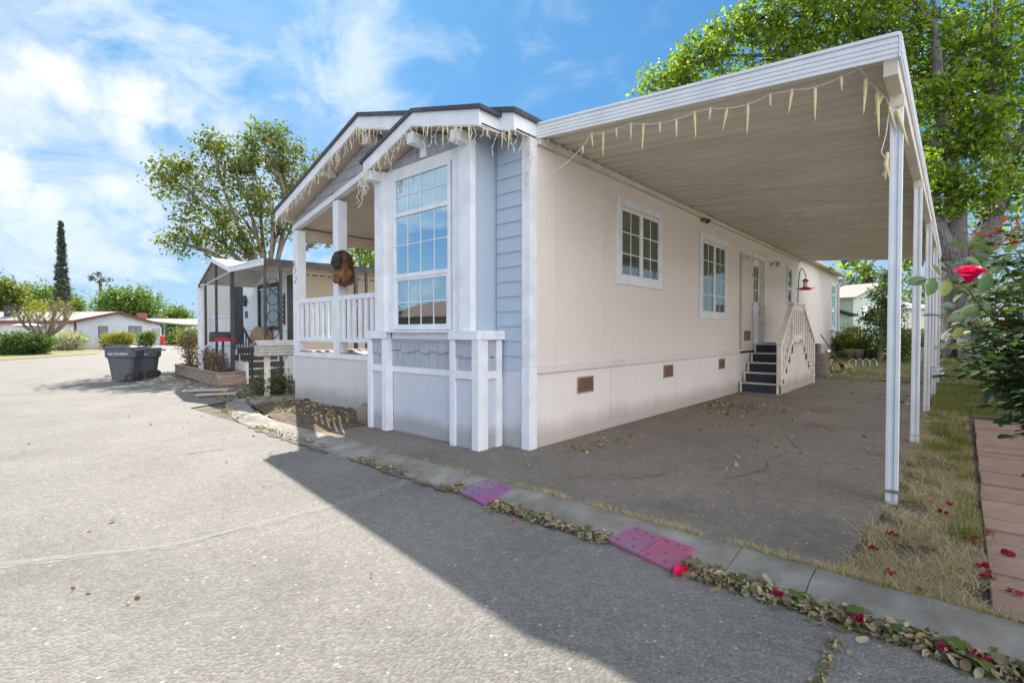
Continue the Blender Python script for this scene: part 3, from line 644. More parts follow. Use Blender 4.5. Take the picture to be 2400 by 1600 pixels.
    b = MB(); b.box(LX + .02, LX + .14, FY + .1, PBY, 3.44, 3.66); b.build('side_beam', SOFFIT, H)
    b = MB(); b.prism([(LX + .02, FY + .09, 3.67), (-7.4, FY + .09, 4.30), (BX, FY + .09, 4.22), (BX, FY + .09, 4.25), (-7.4, FY + .09, 4.33), (LX + .02, FY + .09, 3.70)], (0, PBY - FY, 0)); b.build('porch_ceiling', SOFFIT, H)
    for x, y, top_, m in ((LX + .002, FY - .026, 3.615, WHITE), (-8.80, FY - .026, 3.95, WHITE), (LX + .002, 5.75, 3.44, TANW)):
        MB().box(x, x + .19, y, y + .19, 1.112 if y > 5 else 1.0, top_).build('porch_post', m, H, bevel=.006)
    b = MB()
    b.box(LX, BX, FY, PBY, 1.06, 1.11); b.build('porch_deck', DECKM, H)
    b = MB(); b.box(LX - .004, BX, FY - .02, FY + .08, 1.0, 1.09); b.box(LX - .004, LX + .1, FY + .08, PBY, 1.0, 1.09); b.build('porch_rim_board', WHITE, H, bevel=.004)
    b = MB(); b.box(LX, BX, FY, FY + .08, -.02, 1.0); b.build('porch_base_panel', siding('porch_base_paint', (.64, .635, .63), .075, dirtz=(.05, .30), stain=.5), H)
    b = MB()
    for x0, x1 in ((LX + .19, -8.80), (-8.61, BX)):
        b.box(x0, x1, FY + .0, FY + .06, 2.09, 2.18); b.box(x0, x1, FY, FY + .06, 1.31, 1.385)
        n = int((x1 - x0) / .185); g = (x1 - x0) / n
        for i in range(n): c = x0 + g * (i + .5); b.box(c - .052, c + .052, FY + .012, FY + .04, 1.385, 2.09)
    b.box(LX + .04, LX + .10, FY + .17, 5.75, 2.09, 2.18); b.box(LX + .04, LX + .10, FY + .17, 5.75, 1.31, 1.385); b.box(LX + .04, LX + .10, 5.94, PBY, 2.09, 2.18); b.box(LX + .04, LX + .10, 5.94, PBY, 1.31, 1.385)
    y = FY + .26
    while y < PBY - .05:
        if not 5.70 < y < 5.98: b.box(LX + .055, LX + .085, y - .05, y + .05, 1.385, 2.09)
        y += .185
    b.build('porch_railing', WHITE, H, bevel=.003)
    # house number painted down the corner post
    for k, ch in enumerate('672'):
        lettering('house_number', ch, .20, mat('number_grey', (.10, .12, .16), (.14, .16, .2), .5, 9), H, Matrix.Translation((LX + .065 + .03 * k, FY - .029, 2.92 - .17 * k)) @ Matrix.Rotation(R(90), 4, 'X') @ Matrix.Rotation(R(-18), 4, 'Z'), .002)
    # ---------------- windows of the long wall
    def slider(y0, y1, z0, z1, py0, py1, pz0, pz1, cols, rows, flap=None):
        w = MB(); rect_frame_x(w, WX, y0, y1, z0, z1, .115, .03, .13); wo = w.build('window', WHITE, H, bevel=.003)
        s = MB(); m0 = (py0 + py1) / 2
        rect_frame_x(s, WX, py0 - .03, py1 + .03, pz0 - .03, pz1 + .03, .035, .022); s.box(WX, WX + .026, m0 - .05, m0 + .05, pz0, pz1); s.build('sash', WHITE, wo, bevel=.002)
        MB().box(WX + .002, WX + .008, py0, py1, pz0, pz1).build('pane', GLASS, wo)
        m = MB()
        for a, c in ((py0, m0 - .05), (m0 + .05, py1)):
            for i in range(1, cols): y = a + (c - a) * i / cols; m.box(WX + .008, WX + .013, y - .008, y + .008, pz0, pz1)
            for j in range(1, rows): z = pz0 + (pz1 - pz0) * j / rows; m.box(WX + .0082, WX + .0128, a, c, z - .008, z + .008)
        m.build('muntin', WHITE, wo)
    slider(6.95, 8.56, 2.26, 3.63, 7.12, 8.42, 2.42, 3.44, 2, 3)
    slider(10.35, 12.0, 1.79, 3.57, 10.54, 11.86, 1.94, 3.38, 2, 4)
    w = MB(); rect_frame_x(w, WX, 17.5, 18.15, 2.36, 3.58, .10, .03); w.box(WX, WX + .02, 17.6, 18.05, 2.85, 2.92); wo = w.build('window', WHITE, H, bevel=.003); MB().box(WX + .002, WX + .008, 17.6, 18.05, 2.44, 3.48).build('pane', GLASS, wo)
    w = MB(); rect_frame_x(w, WX, 24.95, 26.03, 1.62, 3.58, .11, .03); w.box(WX, WX + .024, 25.05, 25.93, 2.5, 2.58); w.box(WX, WX + .08, 24.9, 26.08, 1.56, 1.62); wo = w.build('window', WHITE, H, bevel=.003); MB().box(WX + .002, WX + .008, 25.05, 25.93, 1.7, 3.48).build('pane', GLASS_SKY, wo)
    # water heater cupboard
    w = MB(); w.box(WX, WX + .02, 13.06, 14.0, 1.09, 3.32); wo = w.build('cupboard_door', siding('cupboard_paint', (.66, .60, .55), 5, stain=.8), H)
    w = MB(); w.box(WX, WX + .035, 12.96, 13.06, 1.09, 3.32); w.box(WX, WX + .04, 12.94, 13.98, 3.32, 3.46); w.build('cupboard_frame', mat('worn_beige_trim', (.58, .51, .44), (.44, .37, .30), .7, 5), wo)
    [MB().box(WX + .021, WX + .045, 13.9, 13.96, z, z + .06).build('hinge', CHROME, wo) for z in (1.3, 2.2, 2.95)]
    w = MB(); rect_frame_x(w, WX + .02, 13.28, 13.76, 1.28, 1.53, .03, .014); [w.box(WX + .021, WX + .03, 13.31 + .075 * i, 13.345 + .075 * i, 1.31, 1.5) for i in range(6)]; w.build('louvre', mat('dark_grille', (.10, .085, .07), (.2, .17, .14), .7, 20), wo)
    # side door, set back in its opening
    w = MB(); w.box(WX - .145, WX - .12, dy0 + .03, dy1 - .02, 1.17, 3.47); wo = w.build('door', WHITE, H)
    w = MB(); w.box(WX - .119, WX - .113, dy0 + .2, dy1 - .2, 2.32, 3.28); w.build('door_glass', GLASS, wo)
    w = MB(); rect_frame_x(w, WX - .12, dy0 + .16, dy1 - .16, 2.28, 3.32, .045, .02); [w.box(WX - .112, WX - .105, y - .01, y + .01, 2.32, 3.28) for y in (dy0 + .43, dy0 + .66)]; [w.box(WX - .1125, WX - .106, dy0 + .2, dy1 - .2, z - .01, z + .01) for z in (2.64, 2.96)]
    w.box(WX - .12, WX - .112, dy0 + .18, dy0 + .5, 1.35, 2.1); w.box(WX - .12, WX - .112, dy0 + .58, dy0 + .9, 1.35, 2.1); w.build('door_panel', WHITE, wo, bevel=.004)
    w = MB(); w.lathe((WX - .12, dy1 - .11, 2.06), [(.03, 0), (.03, .012), (.012, .014), (.012, .04), (.03, .045), (.034, .06), (.02, .075)], 12, (1, 0, 0)); w.build('door_knob', CHROME, wo, smooth=True); w = MB(); w.lathe((WX - .12, dy1 - .11, 2.28), [(.028, 0), (.028, .02), (.01, .022), (.01, .03)], 12, (1, 0, 0)); w.build('deadbolt', CHROME, wo, smooth=True)
    w = MB(); w.box(WX - .119, WX + .02, dy0 - .05, dy0 + .015, 1.165, 3.56); w.box(WX - .119, WX + .02, dy1 - .02, dy1 + .07, 1.165, 3.56); w.box(WX - .119, WX + .02, dy0 + .015, dy1 - .02, 3.47, 3.56); w.build('door_frame', WHITE_OLD, H, bevel=.003)
    # wall lamp by the door, camera box under the eave, wires
    w = MB(); w.lathe((WX, 15.72, 3.44), [(.05, 0), (.05, .02), (.02, .03)], 12, (1, 0, 0)); w.tube([(WX + .02, 15.72, 3.44), (WX + .12, 15.72, 3.52), (WX + .18, 15.75, 3.48)], .016, 7); w.lathe((WX + .18, 15.75, 3.5), [(.03, 0), (.05, -.05), (.055, -.12), (.03, -.14)], 12); w.build('wall_lamp', CHROME, H, smooth=True)
    w = MB(); w.box(WX, WX + .09, 10.40, 10.52, 3.80, 3.87); w.blob((WX + .07, 10.62, 3.83), .06, .06, .05, .2, 1); w.build('eave_light', mat('dark_brass', (.10, .075, .05), (.2, .16, .1), .5, 9), H)
    w = MB(); w.tube([(WX + .02, 10.6, 3.84)] + [(WX + .02, 10.6 + .6 * k, 3.80 - .1 * math.sin(math.pi * k / 9) - .015 * k) for k in range(1, 10)], .006, 5); w.build('cable', WHITE_OLD, H)
    # skirting vents
    for y0, z0, ww in ((5.92, .62, .43), (8.73, .65, .42), (11.6, .65, .4)):
        v = MB(); rect_frame_x(v, WX - .022, y0, y0 + ww, z0, z0 + .24, .02, .012); vo = v.build('skirting_vent', mat('rusty_vent_rim', (.42, .36, .30), (.28, .2, .14), .8, 15), H)
        v = MB(); v.box(WX - .0215, WX - .016, y0 + .02, y0 + ww - .02, z0 + .02, z0 + .22); [v.box(WX - .016, WX - .012, y0 + .02, y0 + ww - .02, z0 + .03 + .024 * k, z0 + .04 + .024 * k) for k in range(8)]; v.build('vent_mesh', mat('rust_mesh', (.11, .06, .05), (.20, .12, .09), .9, 25), vo)
    # downspout at the rear corner
    w = MB(); w.tube([(rx + .03, BACK - .06, 3.97), (rx + .02, BACK - .06, 3.85), (WX + .05, BACK - .08, 3.6), (WX + .05, BACK - .08, .6), (WX + .12, BACK - .1, .47), (WX + .3, BACK - .1, .44)], .045, 8); w.build('downspout', WHITE, H, smooth=True)
    w = MB(); w.tube([(WX + .06, BACK - .02, 3.55), (WX + .35, BACK + .2, 3.7), (WX + .62, BACK + .5, 4.15), (WX + .66, BACK + .6, 4.9)], [.05, .05, .045, .04], 8); w.build('service_mast', mat('grey_pipe', (.33, .36, .42), (.28, .3, .36), .5, 5), H, smooth=True)
build_home()

# ================================================================== CARPORT
CP = thing('carport', 'cream aluminium carport with corrugated ceiling and five slim posts', 'carport', (-2.2, 12, 0))
CY0, CY1 = 4.95, 19.25; cz = lambda x: 3.965 - .0795 * (x + 4.0)
def build_carport():
    prof = [(0, 0), (.065, .006), (.13, 0), (.148, .085), (.215, .085), (.25, 0)]; P = []; y = CY0 + .03
    while y < CY1 - .05:
        for a, z in prof[:-1]: P.append((y + a, z))
        y += .25
    P.append((y, 0)); n = len(P); xs = [-3.99, -2.2, -.365]
    V = [(x, yy, cz(x) + z) for x in xs for yy, z in P]; F = [(i * n + j, i * n + j + 1, (i + 1) * n + j + 1, (i + 1) * n + j) for i in range(2) for j in range(n - 1)]
    b = MB(); b.add(V, F); b.build('roof_pan', ALU_IN, CP, solid=.004)
    b = MB()    # front fascia with beads
    def strip(y0, y1, d0, d1): b.prism([(-4.05, y0, cz(-4.05) + d0), (-.36, y0, cz(-.36) + d0), (-.36, y0, cz(-.36) + d1), (-4.05, y0, cz(-4.05) + d1)], (0, y1 - y0, 0))
    strip(CY0, CY0 + .02, -.03, .16); strip(CY0 - .014, CY0 - .0005, .135, .165)
    for d in (.005, .045, .085): strip(CY0 - .007, CY0 - .0005, d, d + .03)
    b.box(-.36, -.345, CY0 - .01, CY1, cz(-.36) - .03, cz(-.36) + .16)
    for d in (.0, .05, .1): b.box(-.345, -.338, CY0 - .01, CY1, cz(-.36) + d, cz(-.36) + d + .035)
    b.prism([(-4.0, CY1 - .02, cz(-4) - .05), (-.361, CY1 - .02, cz(-.36) - .05), (-.361, CY1 - .02, cz(-.36) + .14), (-4.0, CY1 - .02, cz(-4) + .14)], (0, .02, 0))
    b.build('fascia', ALU, CP, bevel=.003)
    b = MB(); b.box(-.46, -.362, CY0 + .04, CY1 - .03, cz(-.42) - .15, cz(-.42) - .010); b.build('beam', ALU_WARM, CP, bevel=.006)
    b = MB(); b.box(-3.995, -3.93, CY0 + .02, CY1 - .02, 3.865, 3.945); b.build('ledger', ALU_WARM, CP, bevel=.004)
    ys = (5.46, 8.65, 12.15, 15.7, 19.0)
    for k, y in enumerate(ys):
        x = -.402 + .004 * k; zt = cz(-.42) - .152; z0 = 0.0 if k < 4 else .02
        b = MB(); b.box(x - .045, x + .045, y - .03, y + .03, z0, zt)
        for s in (-1, 1): b.box(x - .045, x - .015, y + s * .03, y + s * .042, z0 + .02, zt - .02); b.box(x + .015, x + .045, y + s * .03, y + s * .042, z0 + .02, zt - .02)
        p = b.build('post', ALU, CP, bevel=.004)
        b = MB(); b.box(x - .052, x - .046, y - .034, y + .034, -.02, .13); b.box(x + .046, x + .052, y - .034, y + .034, -.02, .13); b.box(x - .0461, x + .0461, y - .0465, y - .0425, .10, .13); b.build('bracket', CHROME if k == 0 else ALU_WARM, p); b = MB(); b.box(x - .05, x + .05, y - .05, y + .05, zt - .1, zt + .002); b.build('cap', ALU_WARM, p)
build_carport()

# ================================================================== ENTRY STEPS
S = thing('entry_steps', 'white entry steps with navy carpet treads and a double handrail at side door', 'steps', (-3.5, 15, 0))
def build_steps():
    x0, x1 = WX + .012, -3.10; ya = 13.0; run = .29; rise = .234; n = 5; y3 = ya + run * (n - 1); y4 = 15.35; yb = 16.78
    prof = [(ya, -.02)]
    for k in range(n): prof += [(ya + run * k, rise * (k + 1)), (ya + run * (k + 1) if k < n - 1 else y4, rise * (k + 1))]
    rb = (yb - y4) / 4
    for k in range(n - 1): prof += [(y4 + rb * k, rise * (4 - k)), (y4 + rb * (k + 1), rise * (4 - k))]
    prof.append((yb, -.02))
    b = MB(); b.prism([(x0, y, z) for y, z in prof], (x1 - x0 - .006, 0, 0)); b.build('stringer_wall', siding('step_wall_paint', (.72, .66, .60), 5, dirtz=(.02, .2), stain=.5), S)
    b = MB(); c = MB()
    for k in range(n):
        y = ya + run * k; z = rise * (k + 1); ye = y + run if k < n - 1 else y4
        b.box(x0 - .0, x1 + .05, y - .035, ye + .03 if k == n - 1 else y + .02, z + .001, z + .026)
        b.box(x0, x0 + .05, y - .012, y - .001, rise * k + .026, z); b.box(x1 - .06, x1 - .004, y - .012, y - .001, rise * k + .026, z)
        c.box(x0 + .05, x1 - .06, y - .008, y - .001, rise * k + .026, z)
        if k < n - 1: c.box(x0 + .02, x1 - .01, y + .02, ye - .015, z + .001, z + .012)
        # carpet wraps round the open side
        c.box(x1 - .005, x1 + .006, y + .01, y + .12, rise * k + .03, z)
    for k in range(4):
        y = y4 + rb * k; z = rise * (4 - k); b.box(x0, x1 + .05, y - .01, y + rb + .03, z + .001, z + .026)
    c.box(x0 + .05, x1 - .02, y3 + .03, y4 - .02, rise * 5 + .027, rise * 5 + .036)
    b.build('tread_edge', WHITE_OLD, S, bevel=.004); c.build('carpet', CARPET, S)
    b = MB(); X = -3.10
    zr = rise * n
    b.box(X - .05, X + .05, ya - .06, ya + .06, rise + .026, 1.20)              # foot newel
    b.box(X - .045, X + .045, y3 - .1, y3 - .01, zr + .026, 2.20); b.box(X - .045, X + .045, y4 - .14, y4 - .05, zr + .026, 2.20)
    b.box(X - .045, X + .045, yb - .14, yb - .05, .02, 1.22)
    b.box(X - .075, X + .075, y3 - .14, y4 + .0, 2.20, 2.245); b.box(X - .03, X + .03, y3 - .01, y4 - .14, 2.05, 2.2); b.box(X - .03, X + .03, y3 - .01, y4 - .14, 1.31, 1.43)
    m = 5
    for i in range(m): y = y3 + .06 + (y4 - y3 - .28) * i / (m - 1); b.box(X - .018, X + .018, y - .045, y + .045, 1.43, 2.05)
    b.bar((X, ya - .08, 1.20), (X, y3 - .05, 2.20), .13, .045); b.bar((X, ya - .02, 1.06), (X, y3 - .08, 2.04), .05, .1); b.bar((X + .03, ya + .05, .36), (X + .03, y3 - .05, 1.36), .05, .09)
    for i in range(5): f = (i + 1) / 6; y = ya + .06 + (y3 - ya - .16) * f; b.box(X - .018, X + .018, y - .032, y + .032, .42 + 1.0 * f, 1.1 + .98 * f)
    b.bar((X, y4 - .06, 2.18), (X, yb - .04, 1.22), .1, .045)
    for i in range(5): f = (i + 1) / 6; y = y4 - .05 + (yb - y4) * f; b.box(X - .018, X + .018, y - .035, y + .035, 1.25 - 1.05 * f, 2.1 - .9 * f)
    b.build('railing', WHITE_OLD, S, bevel=.004)
build_steps()

# ================================================================== SMALL THINGS ROUND THE HOME
def small_things():
    # hummingbird feeder on a hook screwed to the rail
    t = thing('bird_feeder', 'red and clear hummingbird feeder hanging from a black hook on step railing', 'bird feeder', (-3.1, 15.2, 2.245))
    b = MB(); b.tube([(-3.1, 14.75, 2.245), (-3.1, 14.82, 2.8), (-3.1, 14.92, 3.06), (-3.1, 15.12, 3.2), (-3.1, 15.38, 3.17), (-3.1, 15.58, 3.08), (-3.1, 15.66, 3.02), (-3.1, 15.70, 3.06)], .011, 7); b.build('hook', BLACK, t, smooth=True)
    fx, fy = -3.1, 15.62; b = MB(); b.tube([(fx, fy, 3.04), (fx, fy, 2.97)], .004, 5); b.lathe((fx, fy, 2.97), [(.01, 0), (.03, -.02), (.07, -.05), (.085, -.08), (.08, -.085)], 16); b.build('feeder_cap', RED, t, smooth=True)
    g, N, L, B = newmat('clear_plastic'); B.inputs['Base Color'].default_value = (.85, .75, .72, 1); B.inputs['Roughness'].default_value = .1; B.inputs['Transmission Weight'].default_value = .25
    b = MB(); b.lathe((fx, fy, 2.885), [(.055, 0), (.052, -.06), (.06, -.1), (.062, -.17)], 16); b.build('bottle', g, t, smooth=True)
    b = MB(); b.lathe((fx, fy, 2.715), [(.07, .01), (.11, 0), (.165, -.03), (.17, -.045), (.12, -.065), (.03, -.07)], 20)
    for k in range(6): a = k * math.pi / 3; b.bar((fx + .18 * math.cos(a), fy + .18 * math.sin(a), 2.69), (fx + .24 * math.cos(a), fy + .24 * math.sin(a), 2.70), .025, .012)
    b.build('feeder_dish', RED, t, smooth=True)
    # burl carving hung on the porch post
    t = thing('wood_burl', 'brown gnarled wood burl with a charred hollow hung on white porch post', 'wood carving', (-8.45, 4.8, 2.36))
    bw = mat('burl_wood', (.085, .034, .018), (.19, .09, .032), .45, 4, bump=.02, bscale=12, stretch=(2, 2, .7)); ch = mat('charred_wood', (.02, .02, .022), (.06, .055, .055), .8, 9, bump=.03, bscale=20)
    b = MB(); b.blob((-8.44, 4.82, 2.77), .175, .20, .20, .11, 3, 34, 26, 2.0); b.blob((-8.42, 4.835, 2.56), .18, .21, .215, .11, 5, 34, 26, 2.0); b.build('burl', bw, t, smooth=True)
    b = MB(); b.blob((-8.36, 4.655, 2.78), .12, .06, .15, .25, 8, 22, 16); b.blob((-8.42, 4.80, 2.945), .1, .12, .04, .3, 2, 16, 10); b.build('hollow', ch, t, smooth=True)
    b = MB(); b.blob((-8.36, 4.66, 2.44), .09, .07, .065, .2, 12, 18, 12); b.build('knot', bw, t, smooth=True)
    # stone by the bay
    b = MB(); b.blob((-7.18, 4.52, .13), .2, .17, .2, .16, 4, 18, 12); tag(b.build('stone', mat('grey_brown_stone', (.25, .21, .17), (.17, .14, .12), .9, 5, bump=.02, bscale=25), None, (-7.18, 4.52, 0), True), 'rounded brown stone lying against left foot of the bay', 'stone')
    # gutter ramp plates
    labs = ['purple-tinted steel ramp plate farthest from the red flower', 'violet steel ramp plate nearer the carport in the upper pair', 'magenta steel ramp plate on left of the lower pair', 'magenta steel ramp plate beside the red flower in gutter']
    qs = [((-3.43, 3.12), (-3.22, 3.08), (-3.20, 3.45), (-3.39, 3.49)), ((-3.215, 3.08), (-3.02, 3.04), (-3.02, 3.42), (-3.195, 3.45)), ((-1.83, 3.09), (-1.575, 3.03), (-1.53, 3.33), (-1.76, 3.37)), ((-1.565, 3.03), (-1.32, 2.97), (-1.28, 3.30), (-1.52, 3.33))]
    for k, q in enumerate(qs):
        m, N, L, B = newmat('painted_plate_%s' % 'abcd'[k]); v = objvec(N, L)
        cs = [((.30, .22, .28), (.24, .13, .30)), ((.25, .12, .32), (.36, .10, .26)), ((.36, .10, .22), (.30, .15, .26)), ((.44, .09, .18), (.36, .12, .22))][k]
        pc = mixc(N, L, mathn(N, L, 'MULTIPLY', ramp(N, L, nz(N, L, v, 13, 8, .7), [(.50, (0, 0, 0)), (.72, (1, 1, 1))]), .55), ramp(N, L, nz(N, L, v, 4, 5), [(.35, cs[0]), (.65, cs[1])]), (.16, .12, .12)); L.new(pc, B.inputs['Base Color']); B.inputs['Roughness'].default_value = .6
        wv = N.new('ShaderNodeTexWave'); wv.inputs['Scale'].default_value = 22; wv.bands_direction = 'X'; L.new(v, wv.inputs['Vector']); bumpn(N, L, B, wv.outputs['Fac'], .006)
        cx = sum(p[0] for p in q) / 4; cy = sum(p[1] for p in q) / 4
        t = thing('ramp_plate', labs[k], 'ramp plate', (cx, cy, .03))
        zz = lambda y: .008 + .11 * max(0, (y - 3.0)) 
        b = MB(); b.prism([(x, y, zz(y) - .012) for x, y in q], (0, 0, .026)); b.build('plate', m, t, bevel=.003)
        for u, w in ((.2, .15), (.75, .15), (.5, .45), (.2, .85), (.55, .86), (.82, .8)):
            x = (q[0][0] * (1 - u) + q[1][0] * u) * (1 - w) + (q[3][0] * (1 - u) + q[2][0] * u) * w; y = (q[0][1] * (1 - u) + q[1][1] * u) * (1 - w) + (q[3][1] * (1 - u) + q[2][1] * u) * w
            MB().box(x - .011, x + .011, y - .005, y + .005, zz(y) + .0142, zz(y) + .017).build('slot', BLACK, t)
    # air conditioner, meter box, shovel
    g0 = .05; t = thing('air_conditioner', 'round grey wire-caged air conditioner standing behind the entry steps', 'air conditioner', (-3.45, 19.0, g0))
    b = MB(); b.box(-3.85, -3.05, 18.6, 19.4, -.02, .12); b.build('pad', CONC, t)
    b = MB(); b.lathe((-3.45, 19.0, .12), [(.33, 0), (.33, .64), (.30, .68)], 28); b.build('casing', mat('ac_grey', (.22, .21, .20), (.13, .12, .11), .6, 9), t, smooth=False)
    b = MB()
    for k in range(36): a = k * math.pi / 18; b.tube([(-3.45 + .345 * math.cos(a), 19 + .345 * math.sin(a), .12), (-3.45 + .345 * math.cos(a), 19 + .345 * math.sin(a), .80)], .006, 4)
    for z in (.2, .35, .5, .65, .8): b.tube([(-3.45 + .35 * math.cos(k * math.pi / 12), 19 + .35 * math.sin(k * math.pi / 12), z) for k in range(25)], .007, 4)
    b.build('cage', mat('cage_tan', (.34, .30, .26), (.26, .22, .19), .6, 9), t)
    t = thing('meter_box', 'grey steel electric meter cabinet standing against the beige wall', 'meter cabinet', (-3.75, 20.8, .05))
    b = MB(); b.box(-3.97, -3.55, 20.35, 21.6, .15, 1.08); b.build('cabinet', mat('cabinet_grey', (.34, .34, .33), (.27, .27, .26), .5, 5), t, bevel=.01)
    b = MB(); b.lathe((-3.5, 21.25, .78), [(.12, -.05), (.12, .03), (.09, .09), (.02, .11)], 16, (.6, -.8, 0)); b.build('meter_dial', CHROME, t, smooth=True)
    b = MB(); b.box(-3.95, -3.6, 20.15, 20.34, .5, 1.10); b.build('conduit_box', mat('dark_conduit', (.10, .10, .10), (.16, .15, .14), .6, 5), t)
    t = thing('shovel', 'rusty shovel leaning handle-up against meter cabinet', 'shovel', (-3.2, 20.8, .1))
    b = MB(); b.tube([(-3.53, 20.22, 1.42), (-3.02, 21.0, .32)], .02, 8); b.build('handle', mat('old_handle', (.14, .10, .085), (.22, .17, .14), .8, 12), t, smooth=True)
    b = MB(); d = Vector((.42, .65, -.92)).normalized(); c = Vector((-2.98, 21.06, .25)); r = Vector((.83, -.55, 0)).normalized(); up = r.cross(d)
    b.obox(c, d * .16, r * .12, up * .008); b.obox(c - d * .17, d * .03, r * .05, up * .012); b.build('blade', mat('rust_blade', (.10, .055, .035), (.16, .09, .06), .8, 12), t, bevel=.02)
    # small white wire edging
    t = thing('wire_edging', 'short white wire garden edging standing by the shovel', 'garden edging', (-2.6, 22.2, .15)); b = MB()
    for k in range(4): b.tube([(-2.95 + .2 * k, 22.2 + .1 * k, .1), (-2.95 + .2 * k, 22.2 + .1 * k, .42), (-2.85 + .2 * k, 22.25 + .1 * k, .52), (-2.75 + .2 * k, 22.3 + .1 * k, .42), (-2.75 + .2 * k, 22.3 + .1 * k, .1)], .012, 5)
    b.build('hoop', ALU, t)
    # hose bib: white hose looped on a post
    t = thing('garden_hose', 'white garden hose looped round foot of a carport post', 'hose', (-.3, 15.7, .1)); b = MB()
    b.tube([(-.36 + .16 * math.cos(a * .7), 15.6 + .16 * math.sin(a * .7), .42 + .012 * a) for a in range(20)] + [(-.5, 15.4, .75), (-.52, 15.2, 1.2)], .016, 6); b.build('coil', ALU, t, smooth=True)
    b = MB(); b.box(-.31, -.28, 15.6, 15.8, .42, .5); b.build('hanger', BLACK, t)
small_things()

# ================================================================== STRING LIGHTS
WIRE = mat('white_light_wire', (.80, .77, .72), (.70, .66, .60), .6, 20); ICE = mat('yellowed_icicle', (.70, .60, .33), (.58, .50, .30), .35, 12)
def icicle(p, L, lean, parent, r=.016):
    p = Vector(p); d = (Vector((lean, 0, -1))).normalized()
    b = MB(); b.lathe(p, [(.006, 0), (r * .7, .005), (r, .03), (r * .75, L * .45), (r * .35, L * .85), (.002, L)], 8, d); b.build('icicle', ICE, parent, smooth=True)
def catenary(pts, sag, k=5):
    out = []
    for a, b in zip(pts[:-1], pts[1:]):
        a, b = Vector(a), Vector(b)
        for i in range(k): f = i / k; out.append(a.lerp(b, f) - Vector((0, 0, sag * 4 * f * (1 - f) * (b - a).length)))
    return out + [Vector(pts[-1])]
def carport_string():
    t = thing('string_lights', 'icicle string lights with large yellowed icicles swagged along carport front beam', 'string lights', (-2.2, 5.02, 3.7))
    meas = [(-3.34, 3.74, 45), (-3.22, 3.87, 85), (-3.06, 3.83, 140), (-2.89, 3.83, 55), (-2.71, 3.85, 105), (-2.56, 3.79, 155), (-2.37, 3.75, 62), (-2.19, 3.74, 110), (-2.0, 3.76, 160), (-1.84, 3.75, 70), (-1.68, 3.70, 125), (-1.49, 3.68, 175), (-1.3, 3.72, 75), (-1.12, 3.70, 135), (-.94, 3.66, 195), (-.75, 3.69, 82)]
    Y = 5.03; f = .985
    pts = [(-3.95, 4.86, 3.40), (-3.6, 4.95, 3.5)] + [(x, Y, 1.5 + (z - 1.5) * f) for x, z, _ in meas] + [(-.62, Y, 3.68), (-.58, 5.1, 3.62), (-.52, 5.24, 3.55), (-.47, 5.36, 3.5), (-.44, 5.41, 3.42)]
    b = MB(); b.tube(catenary(pts, .06, 3), .0032, 5); b.tube([(-.45, 5.40, 3.42), (-.47, 5.38, 3.2), (-.5, 5.36, 3.05), (-.45, 5.4, 2.95), (-.49, 5.38, 2.85)], .004, 5); b.build('wire', WIRE, t)
    for i, (x, z, L) in enumerate(meas):
        D = -x * .664 + Y * .748; icicle((x, Y, 1.5 + (z - 1.5) * f - .004), L / 2.45 / 1171 * D, (.0, .12, -.02, 0, 0, -.05, 0, 0, .05, -.12, -.2, -.03, .03, -.12, 0, .05)[i], t, .015)
    for x, y, z, L, ln in ((-.585, 5.1, 3.61, .30, -.05), (-.525, 5.24, 3.54, .40, .05), (-.495, 5.3, 3.52, .17, -.3), (-.455, 5.40, 3.44, .24, .25), (-.40, 5.40, 3.40, .34, .25), (-.46, 5.39, 3.05, .25, -.05), (-.475, 5.39, 2.98, .16, .2)): icicle((x, y, z), L, ln, t, .017)
def gable_string(label, path, hang, seed, org, drop, dens):
    r = random.Random(seed); t = thing('string_lights', label, 'string lights', org); b = MB(); bulbs = MB(); n = 0
    b.tube(catenary(path, .02, 6), .005, 5)
    for a, c in zip(path[:-1], path[1:]):
        a, c = Vector(a), Vector(c); L = (c - a).length; k = int(L / dens)
        for i in range(k):
            p = a.lerp(c, (i + r.random() * .7) / k); q = p.copy(); P = [q.copy()]; m = int(r.uniform(.4, 1) * drop / .035)
            for _ in range(m):
                q = q + Vector((r.uniform(-.03, .03), r.uniform(-.015, .015), -r.uniform(.015, .05))); P.append(q.copy())
                if r.random() < .8:
                    e = q + Vector((r.uniform(-.035, .035), r.uniform(-.02, .02), -r.uniform(0, .03))); bulbs.tube([q, e], [.005, .003], 4, False)
            b.tube(P, .0032, 4, False)
            if n < 26 and r.random() < .38 and hang:
                icicle(p - Vector((0, .012, .01)), r.choice((.1, .15, .2, .24)), r.uniform(-.1, .1), t, .011); n += 1
    b.build('wire', WIRE, t); bulbs.build('bulb', WIRE, t)['kind'] = 'stuff'
carport_string()
gable_string('white icicle lights hanging tangled along main porch gable eave', [(-10.56, 4.50, 3.80), (-9.6, 4.50, 4.14), (-8.5, 4.50, 4.51), (-7.42, 4.50, 4.86), (-6.62, 4.50, 4.66)], True, 5, (-8.5, 4.5, 4.4), .36, .085)
gable_string('white icicle lights hanging along small bay gable and round its corner', [(-6.68, 4.165, 3.88), (-6.1, 4.165, 4.07), (-5.5, 4.165, 4.28), (-4.9, 4.165, 4.11), (-4.24, 4.165, 3.93), (-4.19, 4.50, 3.93), (-3.98, 4.505, 3.92), (-3.95, 4.86, 3.90)], True, 6, (-5.4, 4.17, 4.1), .32, .09)
